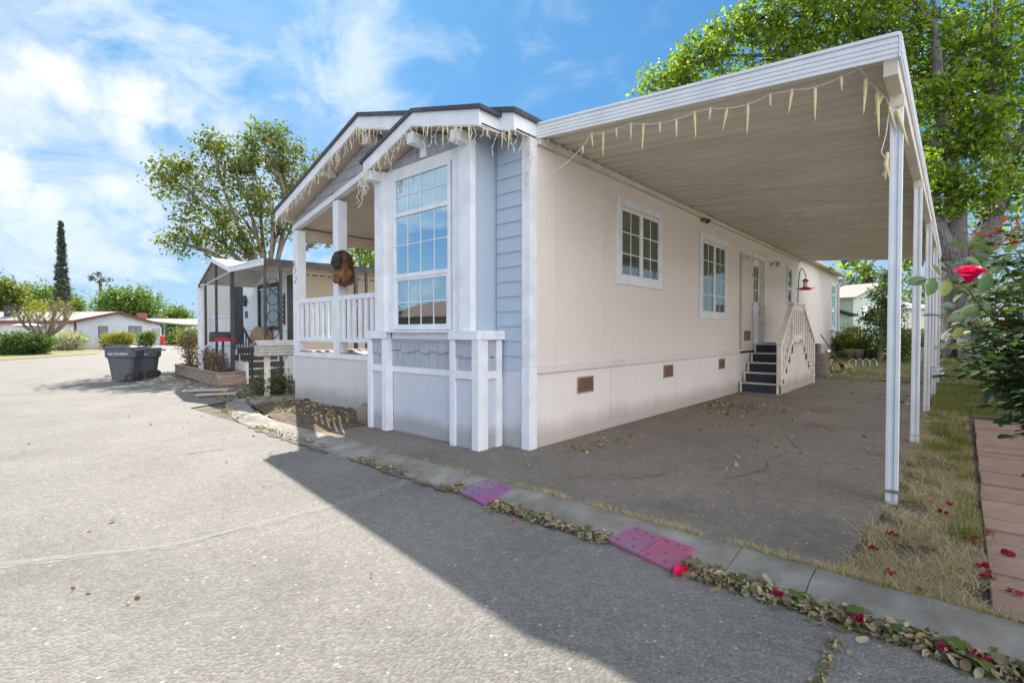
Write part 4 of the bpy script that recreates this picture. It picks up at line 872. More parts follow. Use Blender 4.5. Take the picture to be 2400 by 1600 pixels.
def tangle():
    t = thing('light_tangle', 'loose bunch of white fairy lights dangling at left end of bay gable', 'string lights', (-6.75, 4.2, 3.75)); r = random.Random(4)
    b = MB()
    for k in range(9):
        p = Vector((-6.74 + r.uniform(-.06, .06), 4.2 + r.uniform(-.03, .03), 3.86)); P = [p]
        for i in range(r.randint(6, 15)): p = p + Vector((r.uniform(-.05, .05), r.uniform(-.03, .03), -r.uniform(.0, .06))); P.append(p)
        b.tube(P, .0038, 4, False)
        for q in P: b.tube([q, q + Vector((r.uniform(-.03, .03), 0, -r.uniform(0, .03)))], [.006, .003], 4, False)
    b.build('wire', WIRE, t)
    t = thing('light_tangle', 'loose end of white fairy lights dangling beside the carport corner of the wall', 'string lights', (-4.0, 4.8, 3.5)); b = MB()
    for k in range(4):
        p = Vector((-4.03 + .03 * k, 4.80, 3.9)); P = [p]
        while p.z > 3.42 - .05 * k: p = p + Vector((r.uniform(-.03, .035), r.uniform(-.004, .004), -r.uniform(.02, .05))); P.append(p)
        b.tube(P, .0034, 4, False)
        for q in P[2:]: b.tube([q, q + Vector((r.uniform(-.04, .04), 0, -r.uniform(0, .03)))], [.006, .003], 4, False)
    b.build('wire', WIRE, t)
tangle()

# ================================================================== NEIGHBOUR ON THE LEFT
def neighbour():
    NW = siding('neighbour_white_siding', (.80, .82, .84), .12, stain=.25); NC = siding('neighbour_cream_siding', (.66, .60, .50), .15, stain=.3); NG = siding('neighbour_grey_siding', (.58, .56, .53), .12, stain=.4)
    t = thing('mobile_home', 'white mobile home with dark brown posts and awning left of the porch', 'mobile home', (-17.5, 12, 0))
    wy, wx, lx = 7.0, -15.2, -21.2
    b = MB(); b.box(-20.3, wx, wy, wy + .15, .0, 3.55); b.build('front_wall', NW, t)
    b = MB(); b.box(wx - .15, wx, wy + .15, 22, 0, 3.6); b.build('side_wall', NC, t)
    b = MB(); b.box(-23.3, -20.3, wy - .02, wy + .13, 0, 3.45); b.build('end_wall', NG, t)
    b = MB(); b.box(-18.2, -18.05, 5.3, 5.42, 0, 3.0); b.build('end_post', WHITE, t, bevel=.004)
    b = MB(); b.prism([(lx - .3, wy, 3.5), (wx + .3, wy, 3.5), (wx + .3, wy, 3.6), (-18.2, wy, 4.0), (lx - .3, wy, 3.6)], (0, 15, 0)); b.build('roof', mat('pale_far_roof', (.42, .38, .34), (.32, .29, .26), .9, 6), t)
    b = MB(); b.box(wx - .32, wx + .02, wy - .03, wy, 1.0, 3.25); b.build('corner_strip', BROWN_AL, t)
    # porch deck with skirt and rail
    b = MB(); b.box(-18.5, -16.63, 5.62, wy - .05, .86, 1.05); b.box(-21, -18.5, 6.3, wy - .05, .86, 1.05); b.build('deck', WHITE, t)
    b = MB(); b.box(-18.5, -15.25, 5.66, 5.73, 0, .62); b.box(-18.5, -16.6, 5.66, 5.73, .62, .86); b.build('deck_skirt', NW, t)
    b = MB(); b.box(-18.4, -16.6, 5.68, 5.72, 1.95, 2.02); b.box(-18.4, -16.6, 5.68, 5.72, 1.12, 1.17); x = -18.3
    while x < -16.65: b.box(x - .045, x + .045, 5.69, 5.71, 1.17, 1.95); x += .13
    b.build('deck_railing', WHITE, t)
    # awning: gabled porch roof plus flat run to the right and back along the side
    aY = 5.3; Lp, Pk, Rp, Cn = (-18.05, 3.07), (-16.74, 3.74), (-15.41, 3.36), (-13.1, 3.36)
    def band(b, p, q, y0, y1, h): b.prism([(p[0], y0, p[1]), (q[0], y0, q[1]), (q[0], y0, q[1] - h), (p[0], y0, p[1] - h)], (0, y1 - y0, 0))
    b = MB(); band(b, Pk, Rp, aY - .03, aY, .15); band(b, Rp, Cn, aY - .03, aY, .17); band(b, Lp, Pk, aY - .03, aY, .10); band(b, Rp, Cn, aY - .045, aY - .031, .04); b.build('awning_fascia', WHITE, t)
    b = MB(); band(b, (Pk[0], Pk[1] - .03), (Rp[0], Rp[1] - .03), aY + .001, wy, .02); band(b, (Rp[0], Rp[1] - .03), (Cn[0], Cn[1] - .03), aY + .001, wy, .02); band(b, (Lp[0], Lp[1] - .03), (Pk[0], Pk[1] - .03), aY + .001, wy, .02)
    b.prism([(wx - .1, wy, 3.42), (Cn[0], wy, 3.40), (Cn[0], wy, 3.42), (wx - .1, wy, 3.44)], (0, 9, 0)); b.build('awning_roof', ALU_IN, t)
    b = MB(); b.prism([(Cn[0], aY, 3.36), (Cn[0], aY, 3.17), (Cn[0], 16, 3.42), (Cn[0], 16, 3.60)], (.03, 0, 0)); band(b, (Lp[0], Lp[1] - .1), (Pk[0], Pk[1] - .1), aY - .02, aY, .06); b.build('awning_trim', BROWN_AL, t)
    b = MB(); y = wy + .1
    while y < 16: b.box(wx, wx + .02, y, y + .16, 3.27, 3.30); y += .26
    b.build('awning_joint', BLACK, t)
    def post(x, y, z0, z1, w=.062): MB().box(x - w / 2, x + w / 2, y - w / 2, y + w / 2, z0, z1).build('awning_post', BROWN_AL, t, bevel=.004)
    post(-17.6, aY + .05, .1, 3.1); post(-16.65, aY + .05, .1, 3.55); post(-15.38, aY + .05, .1, 3.24, .09)
    post(-13.15, aY + .05, 0, 3.18); post(-13.05, aY + .40, 0, 3.18); post(-13.12, 7.9, 0, 3.3, .09); post(-13.12, 8.25, 0, 3.3)
    b = MB()   # scrolls between the paired bars
    for z in (2.72, 2.35, 1.9, 1.5): b.tube([(-13.1 + .02 * math.sin(a), aY + .225 + .14 * math.cos(a), z + .16 * math.sin(a)) for a in [k * math.pi / 9 for k in range(19)]], .012, 5)
    b.bar((-13.12, aY + .08, 2.75), (-13.08, aY + .38, 2.3), .02, .02); b.build('scroll', BLACK, t)
    b = MB(); b.tube([(-17.6, aY, 2.95), (-16.65, aY, 3.06), (-15.4, aY, 3.2)], .018, 6); b.build('tie_rod', WHITE, t)
    # door, window, lamp, ornament
    b = MB(); b.box(-20.15, -19.1, wy - .04, wy - .001, 1.06, 3.2); d = b.build('security_door', mat('dark_screen_door', (.035, .045, .065), (.05, .06, .08), .6, 9), t)
    b = MB(); rect_frame_y(b, wy - .04, -20.15, -19.1, 1.06, 3.2, .07, .02); [b.box(-20.02 + .13 * k, -20.0 + .13 * k, wy - .041, wy - .052, 1.13, 3.13) for k in range(8)]; b.build('bars', BLACK, d)
    b = MB(); rect_frame_y(b, wy - .001, -17.72, -16.05, 1.58, 3.08, .1, .05); w = b.build('window', BROWN_AL, t)
    MB().box(-17.62, -16.15, wy - .004, wy - .012, 1.68, 2.98).build('pane', FAR_GLASS, w); b = MB(); b.box(-16.92, -16.88, wy - .013, wy - .03, 1.68, 2.98); b.box(-17.62, -16.15, wy - .013, wy - .028, 2.90, 2.94); b.build('sash', WHITE, w)
    b = MB(); b.lathe((-18.85, wy - .02, 2.55), [(.04, 0), (.1, .05), (.11, .2), (.05, .24)], 10); b.box(-18.95, -18.75, wy - .1, wy, 2.42, 2.5); b.blob((-18.68, wy - .1, 2.6), .08, .08, .1); b.build('wall_lamp', BLACK, t)
    b = MB(); b.box(-18.86, -18.66, wy - .03, wy - .001, 2.0, 2.24); b.build('door_sign', mat('navy_sign', (.05, .08, .14), (.08, .1, .16), .5, 9), t)
    b = MB(); b.box(-15.78, -15.70, wy - .03, wy - .001, 1.72, 2.7); [b.box(-15.84, -15.78, wy - .028, wy - .002, 1.78 + .15 * k, 1.88 + .15 * k) for k in range(6)]; b.build('wall_ornament', BLACK, t)
    b = MB(); b.box(-19.05, wx - .33, wy - .012, wy - .001, 1.52, 1.54); b.build('belt_line', mat('grey_line', (.4, .41, .43), (.36, .37, .39), .7, 5), t)
    # steps
    s = thing('porch_steps', 'brown carpeted porch steps with white nosings and iron rail at white home', 'steps', (-15.7, 6.3, 0)); c = MB(); w = MB(); y0, y1 = 5.76, 6.93
    for k in range(5):
        x = -15.2 - .28 * k; z = .21 * (k + 1); c.box(-16.6, x, y0 + .03, y1 - .03, .21 * k + (.006 if k else -.02), z - .026)
        w.box(x - .30 if k < 4 else -16.62, x + .03, y0 - .01, y1 + .01, z - .026, z + .004); w.box(x - .02, x + .006, y0, y0 + .04, .21 * k + .004, z - .027); w.box(x - .02, x + .006, y1 - .04, y1, .21 * k + .004, z - .027)
    c.build('riser', CARPET_B, s); w.build('nosing', WHITE, s)
    b = MB(); Y = 5.74; b.bar((-14.98, Y, 1.12), (-16.35, Y, 2.12), .05, .05); [b.box(-15.28 - .2 * k, -15.25 - .2 * k, Y - .015, Y + .015, .22 + .15 * k, 1.30 + .146 * k) for k in range(6)]; b.box(-15.08, -15.02, Y - .03, Y + .03, 0, 1.16); b.build('handrail', BLACK, s)
    # pot on the deck
    b = MB(); b.lathe((-16.75, 6.7, 1.06), [(.2, 0), (.30, .1), (.34, .3), (.30, .48), (.2, .56), (.23, .6)], 20); tag(b.build('clay_pot', mat('tan_pot', (.36, .27, .17), (.27, .2, .13), .7, 5), None, (-16.75, 6.7, 1.06), True), 'big tan clay pot on deck below the brown framed window', 'pot')
    # covered grill between the homes
    b = MB(); b.lathe((-11.75, 5.9, .02), [(.16, 0), (.2, .25), (.3, .45), (.31, .62), (.2, .76), (.05, .8)], 18); tag(b.build('covered_grill', mat('grill_cover', (.13, .145, .17), (.19, .2, .23), .6, 6, bump=.03, bscale=6), None, (-11.75, 5.9, 0), True), 'dark grey covered barbecue grill beside the porch corner', 'grill')
    # raised planter
    p = thing('raised_planter', 'reddish weathered board planter box full of dry plants', 'planter', (-17.8, 5.4, 0)); A, B_, C_, D_ = Vector((-15.2, 4.92, 0)), Vector((-20.4, 5.25, 0)), Vector((-20.45, 5.62, 0)), Vector((-15.3, 5.62, 0))
    b = MB()
    for q, r_ in ((A, B_), (B_, C_), (C_, D_), (D_, A)):
        for k in range(2): b.bar(q + Vector((0, 0, .10 + .17 * k)), r_ + Vector((0, 0, .10 + .17 * k)), .045, .165)
        b.bar(q + Vector((0, 0, .365)), r_ + Vector((0, 0, .365)), .12, .03)
    b.build('board', WOODRED, p); b = MB(); b.prism([A + Vector((0, 0, .05)), D_ + Vector((0, 0, .05)), C_ + Vector((0, 0, .05)), B_ + Vector((0, 0, .05))], (0, 0, .24)); b.build('soil', SOIL, p)
    for k, (x, y, h, lab) in enumerate(((-16.0, 5.25, .55, 'low reddish dried plant in planter nearest the steps'), (-16.9, 5.35, .7, 'reddish brown dried plant in planter behind black mailbox'), (-18.2, 5.40, .8, 'brown dried plant in middle of board planter'), (-19.6, 5.45, 1.25, 'tall straw coloured dry bush at street end of planter'))):
        plant('dry_plant', lab, 'plant', (x, y, .29), None, [(x, y, .29 + h * .5, .45, .2, h * .5, 46)], .075, 10, .08, DRYP, TWIG, 'dry plants in the planter', stems=40, names=('stem', 'leaves'), shell=.2)
    # mailboxes
    m = thing('mailbox', 'black metal mailbox with red label on thin white arm over planter', 'mailbox', (-15.62, 5.2, 0)); prof = [(-.13, 0), (.13, 0), (.13, .16), (.10, .24), (0, .28), (-.10, .24), (-.13, .16)]
    b = MB(); b.prism([(-15.62 + x, 4.86, 1.23 + z) for x, z in prof], (0, .72, 0)); b.build('box', BLACK, m, bevel=.01)
    b = MB(); b.box(-15.49, -15.484, 4.92, 5.5, 1.235, 1.345); o = b.build('label', mat('crimson_label', (.42, .02, .07), (.34, .02, .06), .5, 9), m)
    b = MB(); b.box(-15.64, -15.59, 5.15, 5.2, .2, 1.23); b.build('post', BROWN_AL, m); b = MB(); b.tube([(-15.62, 4.9, 1.215), (-15.95, 4.8, 1.05), (-16.4, 4.95, .92)], .018, 6); b.build('arm', WHITE, m)
    m = thing('mailbox', 'weathered grey board mailbox with pitched lid on a white post', 'mailbox', (-11.85, 4.85, 0)); cx, cy = -11.8, 4.62
    b = MB(); b.prism([(cx - .17, cy, .95), (cx + .17, cy, .95), (cx + .17, cy, 1.17), (cx, cy, 1.27), (cx - .17, cy, 1.17)], (0, .80, 0)); b.build('box', WOODGREY, m)
    b = MB(); b.bar((cx - .11, cy - .05, 1.245), (cx - .11, cy + .88, 1.245), .28, .02, (-.42, 0, .9)); b.bar((cx + .11, cy - .05, 1.245), (cx + .11, cy + .88, 1.245), .28, .02, (.42, 0, .9)); [b.bar((cx + .2, cy - .04, 1.0 + .07 * k), (cx + .2, cy + .84, 1.0 + .07 * k), .03, .055) for k in range(3)]; b.build('lid', WOODGREY, m)
    b = MB(); b.box(cx - .05, cx + .05, cy + .16, cy + .26, 0, .95); b.box(cx - .03, cx + .03, cy + .62, cy + .68, 0, .95); b.build('post', WHITE_OLD, m)
    b = MB(); b.tube([(cx, cy + .45 + .09 * math.cos(a), .55 + .12 * math.sin(a)) for a in [k * math.pi / 8 for k in range(17)]], .01, 5); b.build('scroll', BLACK, m)
    plant('low_bush', 'sparse dark needle-leaved bush at foot of the grey board mailbox', 'bush', (-11.95, 5.0, 0), None, [(-12.0, 5.0, .26, .62, .42, .24, 110), (-12.4, 5.1, .2, .4, .35, .18, 50), (-11.8, 4.98, .42, .3, .25, .28, 40)], .055, 16, .09, JUNI, TWIG, stems=120, names=('stem', 'leaves'), shell=.25)
    # boards laid at the kerb
    for lab, c, a, l, w in (('grey plank lying at kerb nearer the road', (-12.9, 4.15), .98, .42, .13), ('grey plank lying at kerb nearer the planter', (-13.9, 4.32), .80, .48, .14)):
        d = Vector((math.cos(a), math.sin(a), .02)); b = MB(); b.obox((c[0], c[1], .055), d * l, Vector((-d.y, d.x, 0)) * w, Vector((0, 0, .022))); o = b.build('plank', mat('grey_plank', (.42, .39, .36), (.33, .3, .27), .8, 6, stretch=(2, 8, 2)), None, (c[0], c[1], .02), bevel=.005); tag(o, lab, 'plank')
neighbour()

# ================================================================== BINS
def bins():
    def one(loc, rz, word, label, sc):
        t = thing('wheeled_bin', label, 'wheelie bin', (0, 0, 0)); PL = mat('bin_plastic', (.075, .085, .10), (.10, .11, .125), .55, 6)
        def ring(w, d, z, y=0): return [(w * s1, y + d * s2, z) for s1, s2 in ((-.5, -.38), (-.38, -.5), (.38, -.5), (.5, -.38), (.5, .38), (.38, .5), (-.38, .5), (-.5, .38))]
        rs = [ring(.50, .52, .04, .02), ring(.52, .56, .1, .01), ring(.60, .72, .72), ring(.67, .84, .78), ring(.68, .86, .98), ring(.70, .88, 1.04)]
        b = MB(); b.add([p for r_ in rs for p in r_], [(i * 8 + j, i * 8 + (j + 1) % 8, (i + 1) * 8 + (j + 1) % 8, (i + 1) * 8 + j) for i in range(5) for j in range(8)] + [tuple(range(7, -1, -1)), tuple(40 + j for j in range(8))]); b.build('body', PL, t, bevel=.012)
        rs = [ring(.73, .91, 1.041, .0), ring(.72, .90, 1.08, 0), ring(.56, .66, 1.125, 0), ring(.3, .36, 1.14, 0)]
        b = MB(); b.add([p for r_ in rs for p in r_], [(i * 8 + j, i * 8 + (j + 1) % 8, (i + 1) * 8 + (j + 1) % 8, (i + 1) * 8 + j) for i in range(3) for j in range(8)] + [tuple(range(7, -1, -1)), tuple(24 + j for j in range(8))]); b.build('lid', PL, t, smooth=False, bevel=.01)
        b = MB(); b.tube([(-.26, .54, 1.0), (.26, .54, 1.0)], .02, 8); [b.box(s * .26 - .02, s * .26 + .02, .40, .56, .97, 1.03) for s in (-1, 1)]; b.build('handle', PL, t)
        for s in (-1, 1):
            b = MB(); b.lathe((s * .30, .26, .13), [(.05, -.03), (.13, -.03), (.135, 0), (.13, .03), (.05, .03)], 20, (1, 0, 0)); w = b.build('wheel', mat('tyre', (.03, .03, .032), (.05, .05, .05), .8, 9), t, smooth=False)
            b = MB(); b.lathe((s * .335, .26, .13), [(.03, -.004), (.035, .004)], 10, (1, 0, 0)); b.build('hub', PL, w)
        lettering('lettering', word, .085, mat('white_print', (.8, .8, .8), (.72, .72, .72), .5, 9), t, Matrix.Translation((.344, -.03, .87)) @ Matrix.Rotation(R(90), 4, 'Z') @ Matrix.Rotation(R(90), 4, 'X'), .003)
        t.location = loc; t.rotation_euler = (0, 0, rz); t.scale = (sc, sc, sc); return t
    one((-18.95, 3.55, 0), R(-36), 'RECYCLABLES', 'dark grey wheeled bin printed RECYCLABLES standing in the street', .97)
    one((-19.95, 4.28, 0), R(-30), 'GARBAGE', 'dark grey wheeled bin printed GARBAGE half hidden behind another', .90)
bins()

# ================================================================== FAR SIDE OF THE STREET
def far_side():
    FWL = mat('far_white_wall', (.66, .68, .70), (.60, .62, .64), .7, 2); RTR = mat('brick_red_trim', (.22, .075, .06), (.17, .06, .05), .7, 3); FRF = mat('far_grey_roof', (.30, .29, .27), (.23, .22, .21), .9, 3)
    t = thing('mobile_home', 'white gabled home with brick red trim across the street', 'mobile home', (-62, 6, 0))
    A = Vector((-57.8, 7.3, 0)); u = Vector((-.62, .785, 0)).normalized(); v = Vector((-u.y, u.x, 0)); W = 8.6; Ln = 26
    def q(a, c, z): return A + u * a + v * c + Vector((0, 0, z))
    ez, pz = 2.5, 3.35
    b = MB(); b.prism([q(0, 0, 0), q(W, 0, 0), q(W, 0, ez), q(W / 2, 0, pz), q(0, 0, ez)], v * Ln); b.build('wall', FWL, t)
    b = MB()
    for s0, s1 in ((-.35, W / 2), (W + .35, W / 2)):
        z0 = ez - .07; p = [q(s0, -.3, z0 + .03), q(s1, -.3, pz + .03), q(s1, -.3, pz + .11), q(s0, -.3, z0 + .11)]; b.prism(p, v * (Ln + .6))
    b.build('roof', FRF, t)
    b = MB()
    for s0, s1 in ((-.4, W / 2), (W + .4, W / 2)): b.prism([q(s0, -.34, ez - .19), q(s1, -.34, pz - .08), q(s1, -.34, pz + .14), q(s0, -.34, ez + .03)], v * .03)
    b.prism([q(-.06, -.05, 0), q(.16, -.05, 0), q(.16, -.05, ez), q(-.06, -.05, ez)], v * .04); b.prism([q(-.38, -.3, ez - .22), q(-.30, -.3, ez - .22), q(-.30, -.3, ez - .02), q(-.38, -.3, ez - .02)], v * Ln); b.build('trim', RTR, t)
    for a, w, z0, z1, lab in ((2.4, .9, 1.05, 2.0, 1), (5.8, 1.5, .95, 2.05, 2)):
        b = MB(); b.prism([q(a - .06, -.04, z0 - .06), q(a + w + .06, -.04, z0 - .06), q(a + w + .06, -.04, z1 + .06), q(a - .06, -.04, z1 + .06)], v * .04); w_ = b.build('window', mat('dark_window_frame', (.12, .12, .13), (.15, .15, .16), .6, 4), t)
        b = MB(); b.prism([q(a, -.06, z0), q(a + w, -.06, z0), q(a + w, -.06, z1), q(a, -.06, z1)], v * .018); b.build('pane', mat('curtained_pane', (.32, .30, .29), (.2, .19, .19), .4, 3), w_)
    # carport roof on its side wall
    b = MB(); b.prism([q(-2.2, 7, 2.25), q(-.02, 7, 2.38), q(-.02, 7, 2.46), q(-2.2, 7, 2.34)], v * 16); b.build('side_awning', mat('awning_red_edge', (.48, .35, .31), (.42, .3, .27), .7, 3), t)
    b = MB(); [b.prism([q(-2.15, c, 0), q(-2.05, c, 0), q(-2.05, c, 2.26), q(-2.15, c, 2.26)], v * .1) for c in (7.2, 12, 17)]; b.build('awning_post', WHITE, t)
    b = MB(); b.prism([q(1.6, 7.5, 2.9), q(2.4, 7.5, 2.9), q(2.4, 7.5, 3.9), q(1.6, 7.5, 3.9)], v * .9); b.build('roof_cooler', BROWN_AL, t)
    b = MB(); b.prism([q(3.0, 3.5, 3.0), q(3.3, 3.5, 3.0), q(3.3, 3.5, 3.6), q(3.0, 3.5, 3.6)], v * .3); b.build('roof_vent', mat('vent_grey', (.3, .31, .33), (.25, .26, .28), .6, 3), t)
    # grey house further along
    g = thing('house', 'low grey house with bay window and wide carport far down the street', 'house', (-78, 19, 0))
    A2 = at(331, 800, 60); A2.z = 0; d1 = (at(376, 800, 61) - at(331, 800, 60)); d1.z = 0; L1 = d1.length; d1.normalize(); n1 = Vector((-d1.y, d1.x, 0)); 
    if n1.dot(FW) < 0: n1 = -n1
    def r(a, c, z): return A2 + d1 * a + n1 * c + Vector((0, 0, z))
    b = MB(); b.prism([r(0, 0, 0), r(L1, 0, 0), r(L1, 0, 2.3), r(L1 / 2, 0, 2.75), r(0, 0, 2.45)], n1 * 9); b.build('wall', mat('grey_clapboard', (.42, .45, .50), (.38, .41, .46), .7, 3), g)
    b = MB(); b.prism([r(-.3, -.4, 2.35), r(L1 * .3, -.4, 2.75), r(L1 + 6, -.4, 1.95), r(L1 + 6, -.4, 2.05), r(L1 * .3, -.4, 2.9), r(-.3, -.4, 2.5)], n1 * 4); b.prism([r(0, 3, 2.7), r(9.5, 3, 2.3), r(9.5, 3, 2.45), r(8.5, 7, 3.3), r(0, 7, 3.3)], n1 * 3); b.build('roof', FRF, g)
    b = MB(); b.prism([r(.9, -.06, .95), r(2.0, -.06, .95), r(2.0, -.06, 2.05), r(.9, -.06, 2.05)], n1 * .05); w_ = b.build('window', WHITE, g)
    b = MB(); b.prism([r(1.0, -.08, 1.0), r(1.9, -.08, 1.0), r(1.9, -.08, 2.0), r(1.0, -.08, 2.0)], n1 * .015); b.build('pane', FAR_GLASS, w_)
    b = MB(); [b.prism([r(L1 + s, .4, 0), r(L1 + s + .12, .4, 0), r(L1 + s + .12, .4, 2.1), r(L1 + s, .4, 2.1)], n1 * .12) for s in (1.6, 2.5, 6.5)]; b.build('carport_post', WHITE, g)
    b = MB(); b.prism([r(L1 + .2, 5.5, 0), r(L1 + 7.5, 5.5, 0), r(L1 + 7.5, 5.5, 1.9), r(L1 + .2, 5.5, 1.9)], n1 * .1); b.build('carport_wall', mat('carport_back', (.13, .11, .10), (.17, .15, .14), .8, 2), g)
    b = MB(); c = at(332, 752, 66); b.box(c.x - .5, c.x + .5, c.y - .5, c.y + .5, 2.7, 4.0); b.build('chimney', mat('red_brick', (.30, .13, .09), (.22, .09, .07), .9, 6), g)
    # red chair and blanketed boat-like trailer
    c = at(384, 802, 56); t2 = thing('garden_chair', 'bright red garden chair outside the far grey house', 'chair', (c.x, c.y, 0)); b = MB(); b.box(c.x - .3, c.x + .3, c.y - .3, c.y + .3, .35, .45); b.build('seat', RED, t2, bevel=.02); b = MB(); b.prism([(c.x - .32, c.y - .3, .4), (c.x - .32, c.y + .3, .4), (c.x - .42, c.y + .25, 1.1), (c.x - .42, c.y - .25, 1.1)], (-.05, 0, 0)); b.build('backrest', RED, t2, bevel=.02); b = MB(); [b.box(c.x + sx * .27 - .03, c.x + sx * .27 + .03, c.y + sy * .27 - .03, c.y + sy * .27 + .03, 0, .35) for sx in (-1, 1) for sy in (-1, 1)]; b.build('leg', RED, t2)
    for px, D, w, h, lab in ((418, 57, 5.5, 2.0, 'dark green hedge under carport of the far grey house'), (448, 46, 2.0, 1.7, 'pale sparse shrub in front of far hedge beside the road')):
        c = at(px, 805, D); c.z = 0; plant('hedge', lab, 'hedge', c, None, [(c.x, c.y, h * .5, w * .5, 1.0, h * .55, 120)], .22, 12, .25, GREEN_DK if w > 3 else BRONZE, TWIG, stems=12, names=('stem', 'leaves'), shell=.3)
    # trees
    def tree_px(name, lab, cat, px, gy, D, top, halfw, lm, leaf, ncl, per, bottom=None, blobs=None, group='trees across the street', tr=.22):
        c = at(px, 790, D); c.z = 0; zt = at(px, top, D).z; zb = bottom if bottom is not None else zt * .35; hw = halfw * D / FPX; B = []
        k = blobs or 5
        for i in range(k):
            a = 2 * math.pi * i / k + .4; B.append((c.x + .5 * hw * math.cos(a), c.y + .5 * hw * math.sin(a), zb + (zt - zb) * (.42 + .12 * (i % 2)), hw * .55, hw * .55, (zt - zb) * .38, ncl // k))
        B.append((c.x, c.y, zb + (zt - zb) * .64, hw * .62, hw * .62, (zt - zb) * .36, ncl // 3))
        plant(name, lab, cat, c, [(0, 0, 0), (.05, 0, zb * .6), (0, .1, zb * 1.1)], B, leaf, per, leaf * 1.6, lm, TWIG, group, tr)
    tree_px('broad_tree', 'bright green broad tree behind red trimmed gable end', 'tree', 305, 0, 70, 674, 66, GREEN_FAR, .42, 300, 16, 2.2)
    tree_px('broad_tree', 'small round green tree beside the neighbour awning far away', 'tree', 415, 0, 84, 722, 34, GREEN_FAR, .42, 150, 14, 1.6)
    tree_px('broad_tree', 'green tree rising left of the tall cypress', 'tree', 95, 0, 95, 662, 62, GREEN_FAR, .5, 260, 16, 2.5)
    tree_px('broad_tree', 'rounded green tree directly right of the tall cypress', 'tree', 168, 0, 96, 690, 30, GREEN_FAR, .5, 120, 14, 2)
    tree_px('broad_tree', 'yellow green tree at left edge of the view', 'tree', 2, 0, 62, 642, 44, GREEN_MID, .38, 260, 18, 1.5)
    tree_px('broad_tree', 'low yellow green tree peeping over red trimmed home', 'tree', 60, 0, 72, 700, 46, YELLOW, .38, 150, 14, 2)
    c = at(147, 790, 90); c.z = 0
    plant('cypress_tree', 'tall slim dark cypress rising above the street', 'tree', c, [(0, 0, 0), (0, 0, 10), (0, 0, 19)], [(c.x + .12 * math.sin(k), c.y, 1.5 + k * 1.05, 1.55 * (1 - k / 19.5) ** .85 + .02, 1.55 * (1 - k / 19.5) ** .85 + .02, .9, 40) for k in range(19)], .3, 16, .14, CYPRESS, TWIG, 'trees across the street', .3, False, shell=.75)
    c = at(236, 790, 110); c.z = 0
    p = thing('palm_tree', 'thin tall fan palm seen against the sky', 'tree', c, 'trees across the street'); b = MB(); tip = c + Vector((-.9, .3, 13.2)); b.tube([c, c + Vector((-.2, 0, 6)), tip], [.42, .36, .30], 10); b.build('trunk', TWIG, p, smooth=True)
    C = np.array(tip) + unit(15) * np.array([1.7, 1.7, 1.0]); V, F = leaves_at(np.repeat(C, 9, 0) + NP.normal(size=(135, 3)) * .26, .9, wid=.2); nmesh('crown', V, F, CYPRESS, p)
    # pollarded tree on the verge
    c = at(108, 800, 36.5); c.z = 0; p = thing('pollarded_tree', 'knobbly pollarded tree with bare branches on the verge', 'tree', c); b = MB(); b.tube([c, c + Vector((0, 0, .6)), c + Vector((.05, .05, 1.25))], [.27, .2, .22], 12); E = []
    for k in range(13):
        a = 2 * math.pi * k / 13 + rnd.uniform(-.2, .2); ln = rnd.uniform(.9, 1.75); hh = rnd.uniform(1.0, 2.1); e = c + Vector((math.cos(a) * ln, math.sin(a) * ln, 1.25 + hh)); P = curve(c + Vector((0, 0, 1.15)), e, (math.cos(a) * .25, math.sin(a) * .25, -.12), 5); b.tube(P, [.11, .09, .075, .06, .05, .055], 7); E.append(e)
        for j in range(3): e2 = e + Vector((rnd.uniform(-.5, .5), rnd.uniform(-.5, .5), rnd.uniform(.1, .6))); b.tube(curve(P[4], e2, (0, 0, .08), 3), [.045, .035, .03, .03], 6); E.append(e2)
    b.build('trunk', mat('pollard_bark', (.23, .19, .16), (.15, .125, .11), .9, 6, bump=.02, bscale=15), p, smooth=True)
    E = np.array([list(e) for e in E]); V, F = leaves_at(np.repeat(E, 16, 0) + NP.normal(size=(len(E) * 16, 3)) * .16, .15); nmesh('leaves', V, F, BRONZE, p)
    # bushes
    def bush(lab, px, D, w, h, lm, leaf, n=120, per=12, base=0):
        c = at(px, 800, D); c.z = base; plant('bush', lab, 'bush', c, None, [(c.x, c.y, h * .45, w * .5, w * .5, h * .5, n), (c.x + w * .2, c.y + w * .2, h * .6, w * .3, w * .3, h * .35, n // 3)], leaf, per, leaf, lm, TWIG, 'bushes across the street', stems=14, names=('stem', 'leaves'), shell=.4)
    bush('dark green spreading bush at left edge of the verge', 25, 33, 4.2, 1.5, GREEN_DK, .16, 260, 18)
    bush('lower dark green bush beside pollarded tree', 70, 35, 2.2, .95, GREEN_DK, .14, 120, 16)
    bush('white flowering bush behind pollarded tree', 140, 41, 3.6, 1.6, BLOSSOM, .15, 200, 16)
    bush('small white flowering bush left of pollarded trunk', 92, 42, 1.6, 1.3, BLOSSOM, .14, 80, 14)
    bush('golden yellow bush in front of the white gable wall', 272, 44, 2.3, 1.55, YELLOW, .16, 150, 16)
    bush('bright green conical bush at corner of the white gable wall', 342, 48, 1.5, 1.65, GREEN_FAR, .15, 120, 14)
    bush('yellow low bush between dark bush and pollarded tree', 62, 38, 1.2, 1.2, YELLOW, .13, 60, 14)
    # white parasol-like patio awning
    c = at(66, 800, 43); c.z = 0; p = thing('patio_awning', 'small white awning on a post at side of red trimmed home', 'awning', c); b = MB(); b.box(c.x - .04, c.x + .04, c.y - .04, c.y + .04, 0, 2.05); b.build('post', WHITE, p); b = MB(); b.blob((c.x, c.y, 2.05), 1.0, 1.0, .18, .05, 2); b.build('canopy', WHITE, p, smooth=True)
far_side()

